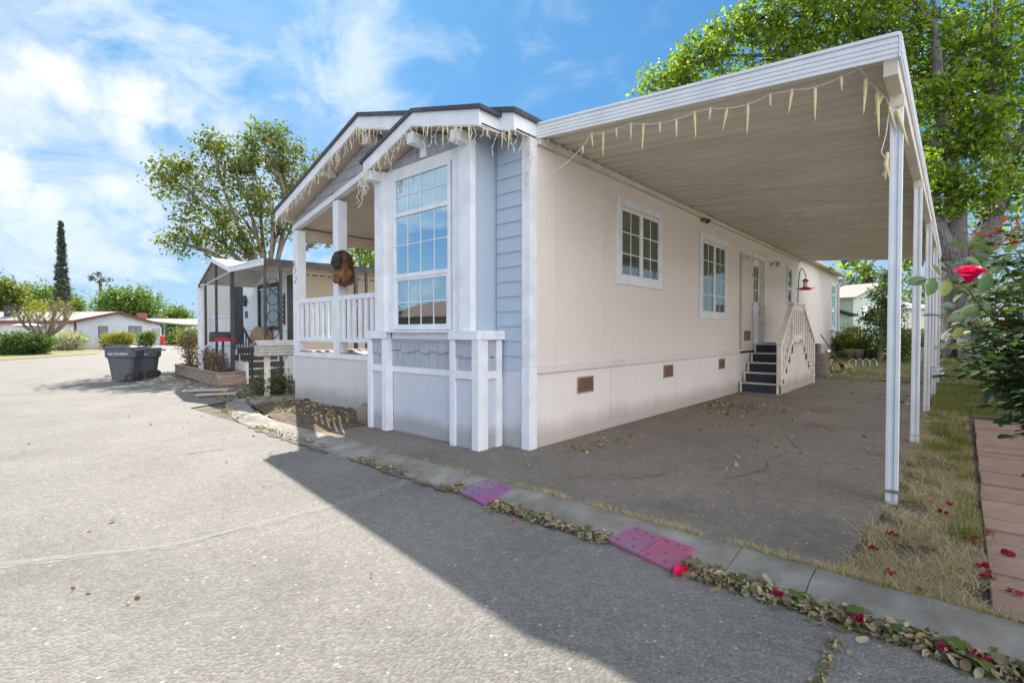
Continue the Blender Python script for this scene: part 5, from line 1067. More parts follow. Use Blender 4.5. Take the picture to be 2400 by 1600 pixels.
# ================================================================== TREES NEAR AND BEHIND
def near_trees():
    def P(px, py, D, r, n, rz=None): c = at(px, py, D); return (c.x, c.y, c.z, r, r, rz or r * .85, n)
    # sycamore behind the neighbour
    B = [P(400, 415, 25, 1.2, 32), P(470, 430, 25, 1.4, 36), P(540, 380, 26, 1.3, 34), P(470, 520, 25, 1.2, 30), P(560, 500, 25, 1.5, 36), P(610, 420, 26, 1.5, 40), P(650, 350, 26, 1.3, 40), P(700, 400, 27, 1.4, 34), P(620, 330, 26, 1.0, 24), P(640, 480, 25, 1.4, 34), P(410, 565, 24, .7, 12), P(500, 570, 25, .9, 18), P(690, 520, 26, 1.1, 20), P(720, 450, 27, 1.2, 24), P(560, 590, 25, .8, 14), P(500, 340, 26, .9, 20), P(590, 560, 25, .9, 18), P(740, 560, 26, .6, 8)]
    c = at(600, 790, 25); c.z = 0
    plant('sycamore_tree', 'airy sycamore with open leafy crown behind the white neighbour home', 'tree', c, [(0, 0, 0), (.2, .2, 2.2), (.1, .6, 3.6)], B, .20, 22, .24, GREEN_MID, BARK_PALE, 'trees behind the homes', .32, limb_from=.8)
    B = [P(860, 592, 24, .9, 34), P(830, 560, 24, .7, 16), P(880, 540, 25, 1.2, 30), P(900, 600, 24, .8, 20)]
    c = at(815, 790, 24); c.z = 0
    plant('sycamore_tree', 'dense green tree glimpsed through porch behind the burl', 'tree', c, [(0, 0, 0), (.1, .2, 2.2), (.2, .6, 4.2)], B, .19, 18, .22, GREEN_BIG, BARK_PALE, 'trees behind the homes', .25)
    # nest-like clump high in the sycamore
    n = at(580, 395, 25.5); t = thing('mistletoe_clump', 'dark ball of mistletoe hanging in sycamore crown', 'mistletoe', n); C = np.array(n) + unit(500) * NP.uniform(0, 1, (500, 1)) ** .5 * np.array([.5, .5, .45]); V, F = leaves_at(C, .13, wid=.2); nmesh('twigs', V, F, leafmat('mistletoe', [(.05, .045, .03), (.08, .08, .05)], .1), t)
    # the great ash behind the carport
    gz = .46; base = at(2246, 838, 20.0); base.z = gz
    t = thing('ash_tree', 'huge old ash tree with thick grey trunk towering over the carport', 'tree', base); b = MB(); bb = base
    def S_(px, py, D): return at(px, py, D)
    prof = [(2252, 850, 20, .98), (2250, 832, 20, .82), (2248, 800, 20, .74), (2247, 740, 20, .71), (2240, 670, 20, .70), (2226, 610, 20, .70)]
    b.tube([S_(*p[:3]) for p in prof], [p[3] for p in prof], 22)
    for k in range(9):      # root flare
        a = 2 * math.pi * k / 9; d = Vector((math.cos(a), math.sin(a), 0)); b.tube([base + d * .45 + Vector((0, 0, .9)), base + d * .8 + Vector((0, 0, .25)), base + d * 1.25 + Vector((0, 0, -.1))], [.3, .26, .12], 8)
    limbs = [([(2222, 620, 20), (2195, 545, 20), (2170, 460, 20.2), (2150, 380, 20.5), (2120, 300, 20.8), (2080, 180, 21)], [.52, .38, .32, .27, .2, .12]),
             ([(2232, 620, 20), (2238, 540, 20), (2240, 440, 20), (2215, 340, 20), (2200, 200, 20), (2190, 60, 20)], [.48, .38, .34, .28, .2, .12]),
             ([(2250, 640, 20), (2310, 560, 20.2), (2335, 470, 20.4), (2350, 380, 20.3), (2335, 290, 20), (2320, 180, 20), (2330, 40, 20)], [.50, .50, .44, .38, .30, .22, .13]),
             ([(2345, 420, 20.3), (2390, 330, 20), (2430, 230, 20)], [.3, .24, .15]), ([(2150, 380, 20.5), (2020, 230, 21.5), (1850, 130, 22.5), (1700, 130, 23.5)], [.2, .15, .1, .05]),
             ([(2180, 330, 20), (2190, 400, 20), (2190, 470, 20)], [.26, .22, .14])]
    for pts, rs in limbs: b.tube([S_(*p) for p in pts], rs, 12)
    B = [(1535, 195, 23.5, .8, 34), (1600, 170, 23.5, .85, 44), (1590, 215, 23.5, .7, 26), (1640, 110, 23.5, .95, 52), (1690, 170, 23.5, 1.1, 52), (1720, 70, 23.5, 1.0, 44), (1790, 40, 23, 1.3, 80), (1800, 140, 23, 1.3, 72), (1880, 40, 22.5, 1.5, 90), (1890, 130, 22.5, 1.2, 60), (1970, 10, 22, 1.5, 90), (1990, 80, 22, 1.4, 80), (2070, 0, 21.5, 1.6, 96), (2090, 90, 21, 1.3, 72), (2160, 60, 21, 1.5, 84), (2150, 170, 21, 1.1, 60), (2180, 250, 20.6, 1.1, 64), (2240, 130, 20.5, 1.4, 80), (2260, 230, 20.3, 1.2, 64), (2310, 50, 20.3, 1.5, 84), (2370, 150, 20, 1.4, 70), (2320, 200, 20.2, 1.0, 44), (2390, 270, 20, 1.1, 44), (2230, 330, 20, .9, 48), (2190, 350, 20, .7, 34), (2270, 350, 19.6, .7, 30), (2200, 440, 20, .65, 34), (2240, 430, 19.5, .6, 28), (2210, 500, 19.8, .5, 22), (2270, 440, 20, .5, 16), (2390, 370, 20, .9, 34), (2300, 330, 19.4, .7, 26), (2390, 470, 20, .7, 24), (2290, 500, 20.5, .5, 12), (2340, 560, 20.5, .5, 10), (2290, 570, 21, .35, 8), (1985, 612, 19, .28, 7), (2015, 640, 19, .3, 7), (2120, 620, 19.4, .35, 9), (2175, 390, 19.3, .55, 26), (2330, 270, 19.0, .8, 40), (2345, 400, 19.0, .6, 24), (2310, 460, 19.2, .45, 16), (2230, 200, 19.4, .8, 34), (2140, 240, 20, .7, 30),
         (1850, -90, 22.5, 1.8, 60), (2000, -140, 22, 1.8, 60), (2150, -140, 21, 1.8, 60), (2300, -120, 20.5, 1.8, 60), (2450, 0, 20, 1.8, 60), (2470, 200, 20, 1.6, 50), (2480, 380, 20, 1.4, 40)]
    CC = []
    for px, py, D, r, n in B:
        c = S_(px, py, D); cc = np.array(c) + unit(n) * NP.uniform(.15, 1, (n, 1)) ** .5 * np.array([r * 1.1, r * 1.1, r]); CC.append(cc)
        for q in cc[::7]: b.tube(curve(c, q, (rnd.uniform(-.15, .15), rnd.uniform(-.15, .15), .1), 3), [.035, .028, .02, .01], 5, False)
        j = min((p for pts, _ in limbs for p in pts), key=lambda p: (p[0] - px) ** 2 + (p[1] - py) ** 2); b.tube(curve(S_(*j), c, (rnd.uniform(-.3, .3), rnd.uniform(-.3, .3), .25), 5), [.085, .07, .06, .05, .042, .035], 6, False)
    b.build('trunk', BARK, t, smooth=True)
    CC = np.concatenate(CC); n = 14; V, F = leaves_at(np.repeat(CC, n, 0) + NP.normal(size=(len(CC) * n, 3)) * np.array([.20, .20, .15]), .215, var=.5); nmesh('crown', V, F, GREEN_BIG, t)
    # back garden: shrub tree, hedge, bushes, pots
    def gp(px, py, D, z): c = at(px, py, D); return Vector((c.x, c.y, z))
    zg = .42
    c = gp(2062, 830, 19.5, zg); P2 = lambda px, py, r, n, D=19.5: (*at(px, py, D), r, r, r * .9, n)
    plant('small_tree', 'dark leafy small tree standing in back garden behind carport posts', 'tree', c, [(0, 0, 0), (.05, 0, .8), (0, .1, 1.6)], [P2(2060, 690, .32, 22), P2(2082, 700, .36, 24), P2(2060, 740, .42, 30), P2(2034, 742, .24, 12), P2(2088, 760, .4, 26), P2(2066, 790, .5, 34), P2(2074, 662, .26, 16), P2(2094, 652, .24, 10), P2(2092, 725, .34, 18), P2(2074, 640, .2, 8)], .11, 16, .13, GREEN_DK, TWIG, 'plants in the back garden', .09)
    for lab, px, py, r, n, D, lm in (('green leafy bush with yellow flowers beside mint green wall', 2000, 792, .55, 60, 21, YELLOW), ('bright green potted bush left in the back garden row', 1975, 812, .5, 50, 21.5, GREEN_FAR), ('bright green bush right in the back garden row', 2035, 812, .55, 60, 21, GREEN_FAR), ('dark green hedge bush between carport posts', 2110, 805, .75, 90, 19.5, GREEN_DK), ('dark green bush beside lilac flowers near the trunk', 2168, 800, .5, 50, 20.5, GREEN_DK), ('grey leaved bush at the rear corner of home', 1958, 800, .45, 44, 22.5, CYPRESS)):
        c = gp(px, py + 30, D, zg); cc = at(px, py, D); plant('bush', lab, 'bush', c, None, [(cc.x, cc.y, cc.z, r, r, r * .85, n)], .10, 22, .12, lm, TWIG, 'plants in the back garden', stems=10, names=('stem', 'leaves'), shell=.3)
    for k, (px, D, m, lab) in enumerate(((1992, 20.5, (.28, .2, .12), 'tan plant pot at left of row under the bushes'), (2012, 20.4, (.30, .3, .28), 'grey plant pot second in row under the bushes'), (2034, 20.3, (.07, .07, .07), 'black plant pot in row nearest the carport post'))):
        c = gp(px, 842, D, zg + .02); b = MB(); b.lathe(c, [(.13, 0), (.2, .3), (.22, .33), (.21, .36)], 16); tag(b.build('plant_pot', mat('pot_%s' % 'abc'[k], m, tuple(x * .8 for x in m), .7, 8), None, c, True), lab, 'pot', 'pots in the back garden')
    c = gp(2160, 850, 19, .40); b = MB(); b.box(c.x - .25, c.x + .25, c.y - .2, c.y + .2, .3, .92); tag(b.build('utility_box', mat('utility_grey', (.42, .41, .37), (.3, .29, .26), .7, 5), None, c, bevel=.03), 'small grey utility pedestal standing on lawn beside the ash trunk', 'utility box')
    b = MB(); c = gp(2178, 840, 19.6, .35); b.box(c.x - .12, c.x + .12, c.y - .12, c.y + .12, .2, 3.9); tag(b.build('dark_pole', mat('dark_pole', (.12, .13, .15), (.09, .1, .11), .7, 5), None, c), 'dark square pole standing between farther carport posts', 'pole')
    # mint houses behind
    MINT = siding('mint_siding', (.50, .60, .52), .3, stain=.2)
    t = thing('house', 'mint green gabled house behind the back garden', 'house', at(2000, 800, 33)); c0 = at(2000, 700, 33); zt = c0.z
    a0 = Vector((c0.x, c0.y, .3)); u = RT * .55 + FW * .83; u.z = 0; u.normalize(); v = Vector((-u.y, u.x, 0)); u2 = (RT * .9 + FW * .44); u2.z = 0; u2.normalize(); v2 = Vector((-u2.y, u2.x, 0)); 
    W = 6.0; q = lambda a, c, z: a0 + u2 * a + v2 * c + Vector((0, 0, z - .3))
    b = MB(); b.prism([q(0, 0, 0), q(W, 0, 0), q(W, 0, zt), q(W / 2, 0, zt + 1.05), q(0, 0, zt)], v2 * 8); b.build('wall', MINT, t)
    b = MB(); b.prism([q(-.25, -.3, zt - .02), q(W / 2, -.3, zt + 1.1), q(W / 2, -.3, zt + 1.2), q(-.25, -.3, zt + .1)], v2 * 8.6); b.prism([q(W + .25, -.3, zt - .02), q(W / 2, -.3, zt + 1.1), q(W / 2, -.3, zt + 1.2), q(W + .25, -.3, zt + .1)], v2 * 8.6); b.build('roof', shinglemat('brown_grey_roof', (.32, .28, .25), (.40, .36, .33)), t)
    b = MB(); b.prism([q(1.0, -.04, zt - 1.25), q(1.5, -.04, zt - 1.25), q(1.5, -.04, zt - .45), q(1.0, -.04, zt - .45)], v2 * .035); w_ = b.build('window', WHITE, t); b = MB(); b.prism([q(1.06, -.055, zt - 1.19), q(1.44, -.055, zt - 1.19), q(1.44, -.055, zt - .51), q(1.06, -.055, zt - .51)], v2 * .014); b.build('pane', FAR_GLASS, w_)
    t = thing('garden_shed', 'small mint green lean-to shed at corner of beige home', 'shed', at(1975, 800, 28)); c1 = at(1992, 740, 28); b = MB(); w1 = RT * -2.4; b.prism([Vector((c1.x, c1.y, .2)), Vector((c1.x, c1.y, c1.z)), Vector((c1.x, c1.y, c1.z + .75)) + w1, Vector((c1.x, c1.y, .2)) + w1], FW * 2); b.build('wall', siding('shed_mint', (.30, .42, .36), .3), t); b = MB(); d = Vector((0, 0, .02)); b.prism([c1 + RT * .25 - FW * .3 + Vector((0, 0, -.03)), c1 + RT * .25 - FW * .3 + Vector((0, 0, .06)), c1 + w1 - FW * .3 + Vector((0, 0, .84)), c1 + w1 - FW * .3 + Vector((0, 0, .75))], FW * 2.5); b.build('roof', ROOF, t)
    t = thing('house', 'cream house with white flat roof behind the hedge', 'house', at(2140, 800, 34)); c2 = at(2100, 722, 34); e = at(2205, 722, 36); b = MB(); d = e - c2; d.z = 0; n = Vector((-d.y, d.x, 0)).normalized(); n = n if n.dot(FW) > 0 else -n
    b.prism([Vector((c2.x, c2.y, .2)), Vector((e.x, e.y, .2)), Vector((e.x, e.y, c2.z)), Vector((c2.x, c2.y, c2.z))], n * 6); b.build('wall', mat('cream_wall', (.58, .60, .50), (.52, .54, .45), .7, 2), t); b = MB(); k0 = Vector((c2.x, c2.y, c2.z)) - d.normalized() * .4 - n * .4; k1 = Vector((e.x, e.y, c2.z)) - n * .4; b.prism([k0, k1, k1 + Vector((0, 0, .12)), k0 + Vector((0, 0, .12))], n * .03); b.prism([k0 + Vector((0, 0, .1)), k1 + Vector((0, 0, .1)), k1 + n * 5 + Vector((0, 0, .95)), k0 + n * 5 + Vector((0, 0, .95))], Vector((0, 0, .05))); b.build('roof', ALU, t)
    b = MB(); f0 = at(2108, 775, 30); f1 = at(2230, 775, 30); b.bar((f0.x, f0.y, .95), (f1.x, f1.y, .95), .04, 1.5); tag(b.build('garden_fence', mat('rust_fence', (.30, .17, .09), (.2, .12, .07), .85, 4), None, (f0.x, f0.y, 0.2)), 'rusty brown board fence behind the dark hedge', 'fence')
    b = MB(); f0 = at(2285, 775, 36); f1 = at(2520, 775, 38); b.bar((f0.x, f0.y, 1.2), (f1.x, f1.y, 1.2), .1, 2.4); tag(b.build('garden_wall', mat('pinkish_wall', (.50, .36, .28), (.42, .31, .25), .8, 3), None, (f0.x, f0.y, .2)), 'pale pinkish garden wall far behind the rose leaves', 'wall')
    # distant crowns over the back garden
    for lab, px, top, D, hw, lm in (('bushy round green tree behind mint green house', 1990, 640, 60, 26, GREEN_DK), ('tall light green tree behind cream house', 2140, 640, 48, 60, GREEN_FAR), ('pale green trees low behind the ash trunk', 2330, 610, 60, 90, GREEN_FAR), ('dark cypress-like tree rising behind the mint roof', 2032, 610, 55, 11, CYPRESS)):
        c = at(px, 780, D); c.z = .3; zt = at(px, top, D).z; r = hw * D / FPX; plant('background_tree', lab, 'tree', c, [(0, 0, 0), (0, 0, zt * .5)], [(c.x, c.y, zt * .62, r, r, zt * .38, 110), (c.x + r * .3, c.y, zt * .45, r, r, zt * .35, 60)], .32, 16, .35, lm, TWIG, 'trees behind the back garden', .2, shell=.35)
near_trees()

# ================================================================== ROSE BUSH (close on the right)
def rose():
    r = random.Random(12)
    t = thing('rose_bush', 'dark green rose bush with red blooms leaning in from the right', 'rose bush', (.75, 3.3, 0)); canes = MB(); V = []; F = []; V2 = []; F2 = []
    root = Vector((.72, 3.45, 0))
    def leaflet(c, d, n, s, VV, FF):
        d = d.normalized(); b = n.cross(d).normalized(); n = d.cross(b); k = len(VV); o = [(0, 0, 0), (.22, .20, .05), (.5, .29, .07), (.8, .19, .05), (1, 0, -.04), (.8, -.19, .05), (.5, -.29, .07), (.22, -.20, .05), (.5, 0, .0)]
        for a, w, h in o: VV.append(tuple(c + d * (a * s) + b * (w * s) + n * (h * s)))
        for i in range(8): FF.append((k + i, k + (i + 1) % 8, k + 8))
    def spray(p, d, size, VV, FF, n=5):
        d = d.normalized(); sd = d.cross(Vector((0, 0, 1))); sd = sd.normalized() if sd.length > .05 else Vector((1, 0, 0)); nn = Vector((r.uniform(-.5, .5), r.uniform(-.5, .5), 1)).normalized()
        canes.tube([p, p + d * size * 1.5, p + d * size * 2.2 - Vector((0, 0, .01))], [.0025, .002, .0015], 4, False)
        pos = [(2.1, 0)] + [(1.3, s) for s in (-1, 1)] + ([(.6, s) for s in (-1, 1)] if n > 3 else [])
        for a, s in pos: leaflet(p + d * size * a * .95, d * (.9 if s == 0 else .45) + sd * s * .9 + Vector((0, 0, r.uniform(-.35, .1))), nn, size * r.uniform(.8, 1.15) * (1.1 if s == 0 else .9), VV, FF)
    # canes fan out from the root; ends follow the outline of the bush
    ends = [(2295, 710, 2.35), (2285, 780, 2.4), (2305, 840, 2.5), (2335, 880, 2.55), (2360, 900, 2.6), (2300, 640, 2.5), (2330, 600, 2.55), (2360, 560, 2.6), (2390, 600, 2.5), (2340, 700, 2.5), (2370, 760, 2.4), (2330, 800, 2.5), (2390, 840, 2.4), (2400, 900, 2.5), (2420, 700, 2.4), (2430, 800, 2.5), (2290, 740, 2.6), (2320, 860, 2.7), (2400, 540, 2.7), (2440, 620, 2.6), (2350, 660, 2.8), (2300, 790, 2.8), (2380, 690, 2.9), (2410, 880, 2.8), (2365, 800, 2.9), (2345, 880, 2.9), (2345, 750, 2.3), (2395, 935, 2.45), (2400, 740, 2.2), (2390, 660, 2.25), (2375, 610, 2.35)]
    for px, py, D in ends:
        e = at(px, py, D); P = curve(root + Vector((r.uniform(-.08, .08), r.uniform(-.08, .08), 0)), e, (r.uniform(0, .12), r.uniform(-.05, .1), .18), 8); canes.tube(P, [.012, .011, .010, .008, .007, .006, .005, .004, .003], 6)
        for k in range(5, 9):
            for _ in range(5): spray(P[k] + Vector((r.uniform(-.04, .04), r.uniform(-.04, .04), r.uniform(-.05, .05))), Vector((r.uniform(-1, .7), r.uniform(-.8, .8), r.uniform(-.35, .5))), r.uniform(.05, .078), V, F)
    # the cane that carries the open bloom, leaves at its left
    fl = at(2270, 662, 2.15); canes.tube(curve(at(2350, 760, 2.35), fl - Vector((0, 0, .03)), (0, 0, -.02), 6), [.006, .006, .005, .005, .004, .004, .004], 6)
    a0 = at(2235, 655, 2.14); canes.tube([fl - Vector((0, 0, .03)), a0, at(2190, 652, 2.13), at(2150, 660, 2.12)], [.003, .0025, .002, .002], 5)
    for (px, py), (dx, dy), s in (((2222, 652), (-.3, 1), .085), ((2190, 650), (-.35, 1.0), .085), ((2172, 652), (-1, .35), .085), ((2205, 645), (-.5, -.6), .06)):
        p = at(px, py, 2.13); leaflet(p, RT * dx - UP * dy, -FW * .8 + UP * .5, s, V, F)
    for px, py, d, s in ((2290, 720, (-.8, .5), .08), (2260, 740, (-1, .3), .085), (2255, 765, (-.6, .9), .07), (2300, 700, (.3, .6), .09), (2240, 715, (-1, .1), .07), (2300, 620, (-.8, -.3), .08), (2320, 640, (-.3, .6), .1)): leaflet(at(px, py, 2.25), RT * d[0] - UP * d[1], -FW * .7 + UP * .5, s, V, F)
    for px, py, D in ((2330, 555, 2.6), (2360, 545, 2.55), (2300, 560, 2.6), (2390, 560, 2.5), (2345, 575, 2.5)):
        for _ in range(3): spray(at(px, py, D), Vector((r.uniform(-1, 1), r.uniform(-.5, .5), r.uniform(0, .8))), .034, V2, F2)
    canes.build('cane', mat('rose_cane', (.07, .09, .03), (.12, .08, .04), .7, 12), t, smooth=True)
    nmesh('leaves', np.array(V), np.array(F), ROSE_L, t, smooth=True); nmesh('young_leaves', np.array(V2), np.array(F2), ROSE_R, t, smooth=True)['label'] = 'reddish young leaves'
    def bloom(c, R0, tilt, layers, name='flower'):
        """cupped rose: rings of broad overlapping petals, the inner ones upright"""
        VV = []; FF = []; ax = tilt.normalized(); a = ax.orthogonal().normalized(); b = ax.cross(a)
        for li in range(layers):
            f = li / max(1, layers - 1); n = (7, 6, 5, 4, 3, 3)[min(li, 5)]; open_ = .80 - .66 * f; ln = R0 * (1.05 - .30 * f); base_r = R0 * .10 * (1 - f)
            for k in range(n):
                th = 2 * math.pi * (k + .5 * (li % 2)) / n + li * .35 + r.uniform(-.12, .12); o = a * math.cos(th) + b * math.sin(th); sd = ax.cross(o); k0 = len(VV); w = ln * (1.02 - .2 * f); op = open_ + r.uniform(-.1, .1)
                for u, ww in ((0, .22), (.3, .62), (.6, .95), (.85, .92), (1.0, .55)):
                    ang = op * (.55 + .75 * u * u)                       # petals lean further out towards the rim
                    rad = base_r + ln * u * math.sin(min(ang, 1.9)) ; hgt = ln * u * math.cos(min(ang, 1.9)) * 1.45
                    for q in (-1, -.5, 0, .5, 1): cup = (1 - abs(q) ** 2) * 0 + abs(q) ** 2 * .22 * ln * u; VV.append(tuple(c + o * (rad - cup * .5) + sd * (w * .5 * ww * q) + ax * (hgt + cup * .35 + r.uniform(-.012, .012) * R0)))
                for i in range(4):
                    for j in range(4): FF.append((k0 + i * 5 + j, k0 + i * 5 + j + 1, k0 + i * 5 + j + 6, k0 + i * 5 + j + 5))
        return nmesh(name, np.array(VV), np.array(FF), PETAL, t, smooth=True)
    bloom(fl, .060, Vector((.12, -.32, 1)), 6); bloom(at(2352, 764, 2.5), .028, Vector((-.4, -.6, .4)), 4); pass
    bloom(at(2380, 572, 2.75), .020, Vector((-.3, -.5, .6)), 4)
rose()

# ================================================================== GRASS, LITTER, PETALS
def blades(name, pts, h, w, m, lean, label, flat=0.0):
    n = len(pts); a = NP.uniform(0, 2 * np.pi, n); d = np.stack([np.cos(a), np.sin(a), np.zeros(n)], 1); s = np.stack([-np.sin(a), np.cos(a), np.zeros(n)], 1)
    hh = (h * NP.uniform(.4, 1.3, n))[:, None]; ln = (lean * NP.uniform(.1, 1.4, n))[:, None] * hh; up = np.array([0, 0, 1.0]) * hh * (1 - flat * NP.uniform(0, 1, (n, 1)))
    V = np.empty((n, 5, 3)); V[:, 0] = pts - s * w / 2; V[:, 1] = pts + s * w / 2; V[:, 2] = pts + s * w * .35 + up * .55 + d * ln * .35; V[:, 3] = pts - s * w * .35 + up * .55 + d * ln * .35; V[:, 4] = pts + up + d * ln
    i = np.arange(n)[:, None] * 5; F = np.concatenate([i + [0, 1, 2], i + [0, 2, 3], i + [3, 2, 4]], 1).reshape(-1, 3)
    o = nmesh(name, V.reshape(-1, 3), F, m, None, (0, 0, 0)); return stuff(o, label)
def groundcover():
    def scatter(n, x0, x1, y0, y1, z=.0, power=1.0): return np.stack([NP.uniform(x0, x1, n), y0 + (y1 - y0) * NP.uniform(0, 1, n) ** power, np.full(n, z)], 1)
    def clump(p, k=2.0, keep=.5):
        f = np.sin(p[:, 0] * 9 * k + np.sin(p[:, 1] * 5)) * np.sin(p[:, 1] * 6 * k + np.cos(p[:, 0] * 4 * k)) + NP.normal(size=len(p)) * .35; return p[f > np.quantile(f, 1 - keep)]
    p = clump(scatter(75000, -.56, .17, 3.50, 12.5, 0, 1.6), 1.0, .6); p = p[(p[:, 0] > -.52 + .16 * NP.uniform(0, 1, len(p)) * (p[:, 1] > 4)) ]
    blades('dry_grass', p, .055, .0042, STRAW, 2.0, 'trampled straw and dry grass beside the driveway', .85)
    w = clump(scatter(2600, -.5, .14, 3.55, 8.5, .02, 1.4), .8, .5); blades('pale_straw', w, .10, .004, STRAW, 2.6, 'long pale straw stalks lying on top of the dry grass', .9)
    # wispy dry fringe along the kerb top
    k = np.stack([NP.uniform(-3.1, .25, 5200), 3.555 + NP.normal(size=5200) * .018, np.full(5200, .03)], 1); k = clump(k, 1.2, .6)
    k2 = np.stack([NP.uniform(-7.0, -3.1, 1200), 3.56 + NP.normal(size=1200) * .015, np.full(1200, .02)], 1)
    blades('dry_fringe', np.concatenate([k, clump(k2, 1, .4), scatter(2500, -.55, .12, 3.5, 3.75)]), .055, .0035, STRAW, .9, 'dry grass fringe growing along the kerb')
    g = np.concatenate([clump(scatter(16000, -.33, 2.2, 12.0, 19.0, .012), .5, .7), clump(scatter(1500, .02, .16, 5.2, 9.5, .0), .6, .4), clump(scatter(5200, -.3, .14, 7.0, 12.5, 0), .7, .35), np.stack([.08 + NP.normal(size=300) * .05, 4.85 + NP.normal(size=300) * .10, np.zeros(300)], 1)])
    blades('grass', g, .10, .006, GRASS, .6, 'green grass growing along the paver path and beyond')
    n = 32000; p = np.stack([NP.uniform(-4.0, 8, n), NP.uniform(18.8, 34, n), np.zeros(n)], 1); p[:, 2] = terrain_z(p[:, 0], p[:, 1]) + .03
    gr = p[(p[:, 1] > 23.5) | (p[:, 0] > -.3)]; blades('lawn_grass', gr, .13, .012, GRASS, .5, 'back lawn grass in sun and shade')
    st = p[(p[:, 1] < 24.5) & (p[:, 0] < .4)]; blades('cut_straw', clump(st, .6, .7), .06, .012, STRAW, 2.0, 'raked brown straw behind the carport', .7)
    # leaves in the gutter and on the bed
    def litter(name, P, s, label, m=LITTER):
        V, F = ovals_at(P, s); stuff(nmesh(name, V, F, m, None, (0, 0, 0)), label)
    def heap(n, x0, x1, yc, sd, z0=.006, zh=.03): x = NP.uniform(x0, x1, n); return np.stack([x, yc + NP.normal(size=n) * sd, z0 + np.abs(NP.normal(size=n)) * zh * .6], 1)
    P = np.concatenate([heap(2600, -1.28, .6, 3.075, .05), heap(800, -2.98, -1.83, 3.10, .04), heap(60, -3.7, -3.42, 3.14, .03), heap(150, -5.3, -4.3, 3.17, .03), heap(380, -8.2, -6.0, 3.22, .05), heap(420, -10.6, -8.2, 3.5, .09), heap(260, -12.6, -10.9, 4.1, .12), heap(120, -3.6, -3.2, 3.25, .02)])
    Q = P[(P[:, 0] < -1.28) | (P[:, 0] > -1.9)]; h = NP.uniform(0, 1, len(Q)) < .72; litter('gutter_leaves', Q[h], .034, 'fallen leaves drifted along the gutter'); litter('broad_gutter_leaves', Q[~h][::2], .062, 'larger curled leaves among the gutter drift')
    tw = np.stack([NP.uniform(-4.5, .5, 260), 3.09 + NP.normal(size=260) * .05, np.full(260, .02)], 1); V, F = leaves_at(tw, .10, 3, .06, .5, .02); stuff(nmesh('twig_litter', V, F, TWIG, None, (0, 0, 0)), 'dry twigs and stalks in the gutter')
    litter('bed_leaves', np.concatenate([np.stack([NP.uniform(-10.5, -7.1, 420), NP.uniform(3.9, 4.8, 420), .10 + NP.uniform(0, .03, 420)], 1), np.stack([NP.uniform(-12.8, -11.0, 420), NP.uniform(4.3, 5.6, 420), .03 + NP.uniform(0, .02, 420)], 1), np.stack([NP.uniform(-19, -13.4, 300), NP.uniform(4.2, 4.9, 300), .03 + NP.uniform(0, .03, 300)], 1)]), .05, 'scattered leaves on the soil bed')
    D = np.concatenate([np.stack([NP.normal(-3.4, .45, 260), NP.normal(10.3, .55, 260), np.full(260, .025)], 1), np.stack([NP.uniform(-3.6, -.6, 110), NP.uniform(5.5, 18, 110), np.full(110, .022)], 1), np.stack([NP.normal(-.9, .35, 90), NP.normal(13.5, .9, 90), np.full(90, .022)], 1), np.stack([NP.normal(-3.5, .1, 40), NP.normal(5.6, .4, 40), np.full(40, .022)], 1)])
    D = D[(D[:, 0] > -3.9)]; litter('driveway_leaves', D, .06, 'leaf litter lying on the shaded driveway')
    litter('road_leaves', np.stack([NP.uniform(-11, -1, 46), NP.uniform(-.5, 3.0, 46), np.full(46, .012)], 1), .035, 'few stray leaves on the sunny road')
    n = 500; litter('rear_clippings', np.stack([NP.normal(-3.1, .25, n), NP.normal(21.3, .5, n), .1 + np.abs(NP.normal(size=n)) * .1], 1), .12, 'pale clippings heaped beside the meter cabinet', STRAW)
    # fallen petals and green leaves, one by one
    spots = [(-1.25, 2.98, 'bright red fallen bloom lying against the magenta ramp plate', .06, PETAL), (-2.58, 2.92, 'single pink petal on shaded road between the ramp plates', .022, PETAL)]
    for x, y, lab, s, m in spots:
        c = np.array([[x, y, .02]]); c = np.repeat(c, 9 if s > .04 else 2, 0) + NP.normal(size=(9 if s > .04 else 2, 3)) * s * .3; c[:, 2] = np.abs(c[:, 2] - .02) + .014; V, F = ovals_at(c, s, 1, .9, .5); tag(nmesh('fallen_bloom' if s > .04 else 'petal', V, F, m, None, (x, y, .01)), lab, 'flower')
    pts = [(-.38, 4.1), (-.28, 3.75), (.10, 4.75), (.14, 4.25), (.17, 4.1), (.26, 3.95), (.2, 5.0), (-.02, 5.6), (-.05, 5.3), (.28, 4.6), (-.12, 3.62), (-.72, 3.05), (-.35, 3.06), (-.02, 3.03), (.12, 3.05), (-.32, 4.5)]
    for x, y in pts:
        k = 5; c = np.array([[x, y, .045]]) + NP.normal(size=(k, 3)) * .014; c[:, 2] = .038 + np.abs(c[:, 2] - .045) * .6; V, F = ovals_at(c, .038, 1.2, .9, .5); tag(nmesh('petal_clump', V, F, PETAL_D, None, (x, y, .02)), 'wilted crimson and purple rose petals dropped near the kerb and pavers', 'petals', 'wilted rose petals on the ground')
    gl = [(-.62, 3.09), (-.38, 3.12), (-.22, 3.06), (.02, 3.10), (-.95, 3.10), (.1, 3.0)]
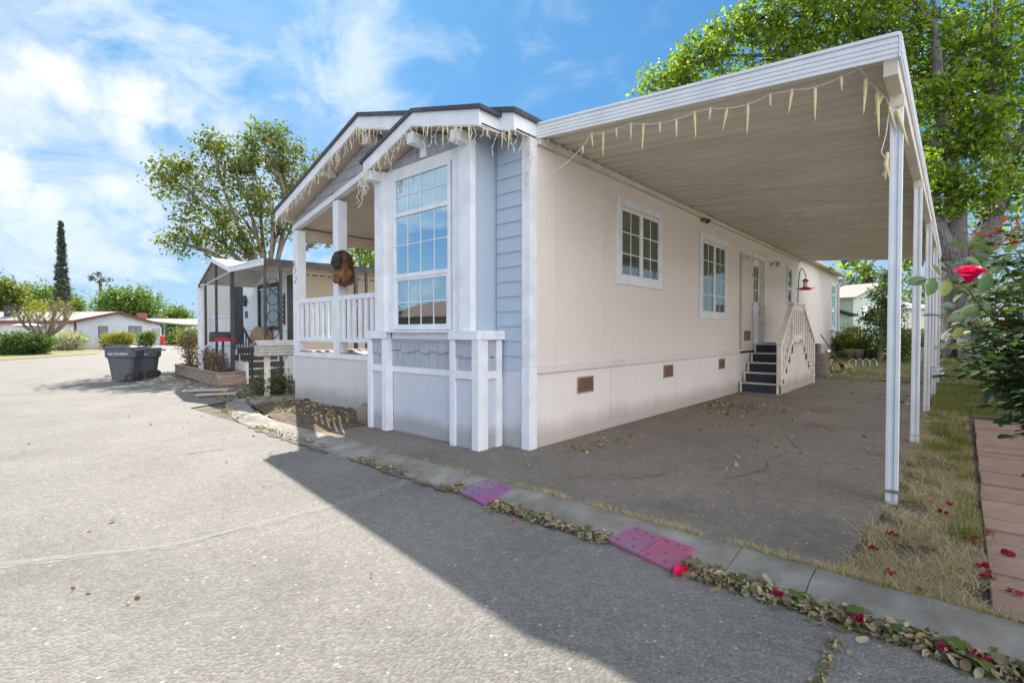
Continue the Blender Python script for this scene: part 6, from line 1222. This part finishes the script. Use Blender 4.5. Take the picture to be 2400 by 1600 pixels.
    for x, y in gl:
        a0 = NP.uniform(0, 6.28); tl = NP.uniform(-.25, .25, 2); V = [(x, y, .05)]
        for q in range(30):
            a = a0 + q * 2 * math.pi / 30; rr = .052 * (.62 + .38 * abs(math.cos(2.5 * (a - a0)))) * (1 + .1 * math.cos(15 * a)); dx, dy = rr * math.cos(a), rr * math.sin(a); V.append((x + dx, y + dy, .05 + tl[0] * dx + tl[1] * dy + 5 * rr * rr * math.sin(2 * a)))
        V = np.array(V); F = np.array([(0, 1 + q, 1 + (q + 1) % 30) for q in range(30)]); tag(nmesh('green_leaf', V, F, GREEN_FAR, None, (x, y, .02)), 'large fresh green leaf lying on the brown gutter leaves', 'leaf', 'green leaves in the gutter')
    t = np.stack([NP.normal(-.42, .012, 90), NP.uniform(2.4, 2.85, 90), np.full(90, .012)], 1); stuff(nmesh('crack_weeds', *leaves_at(t, .03), LITTER, None, (0, 0, 0)), 'dry debris in road crack')
groundcover()

# ================================================================== ACROSS THE ROAD AND NEXT DOOR (they show in the window glass)
def mirrored():
    t = thing('mobile_home', 'cream mobile home next door right of the paver path', 'mobile home', (6.5, 13, 0)); b = MB(); b.box(3.4, 8, 4.5, 24, 0, 3.5); b.build('wall', siding('nextdoor_siding', (.78, .73, .68), .15), t)
    b = MB(); b.prism([(3.0, 4.2, 3.5), (8.4, 4.2, 3.5), (5.7, 4.2, 4.5)], (0, 20, 0)); b.build('roof', ROOF, t)
    for y in (7.5, 11.5, 15.5): b = MB(); b.box(3.37, 3.399, y, y + 1.6, 1.3, 2.6); w = b.build('window', WHITE, t); MB().box(3.36, 3.369, y + .1, y + 1.5, 1.4, 2.5).build('pane', FAR_GLASS, w)
    t = thing('house', 'brown roofed house across the street seen in the bay window glass', 'house', (-32, -18, 0)); b = MB(); b.box(-37, -20, -24, -17, 0, 2.7); b.build('wall', mat('across_wall', (.22, .17, .13), (.18, .14, .11), .8, 2), t)
    b = MB(); b.prism([(-37.5, -16.5, 2.7), (-37.5, -24.5, 2.7), (-37.5, -20.5, 4.2)], (18, 0, 0)); b.build('roof', mat('across_roof', (.12, .07, .05), (.09, .06, .045), .9, 3), t)
    b = MB(); b.box(-30, -28.4, -16.98, -16.95, 1, 2.2); b.build('window', FAR_GLASS, t)
    c = Vector((-39, -16, 0)); plant('broad_tree', 'round green tree across the street mirrored in bay window', 'tree', c, [(0, 0, 0), (0, 0, 2)], [(c.x, c.y, 2.6, 2.8, 2.8, 1.7, 160)], .4, 12, .35, GREEN_DK, TWIG, None, .25)
mirrored()
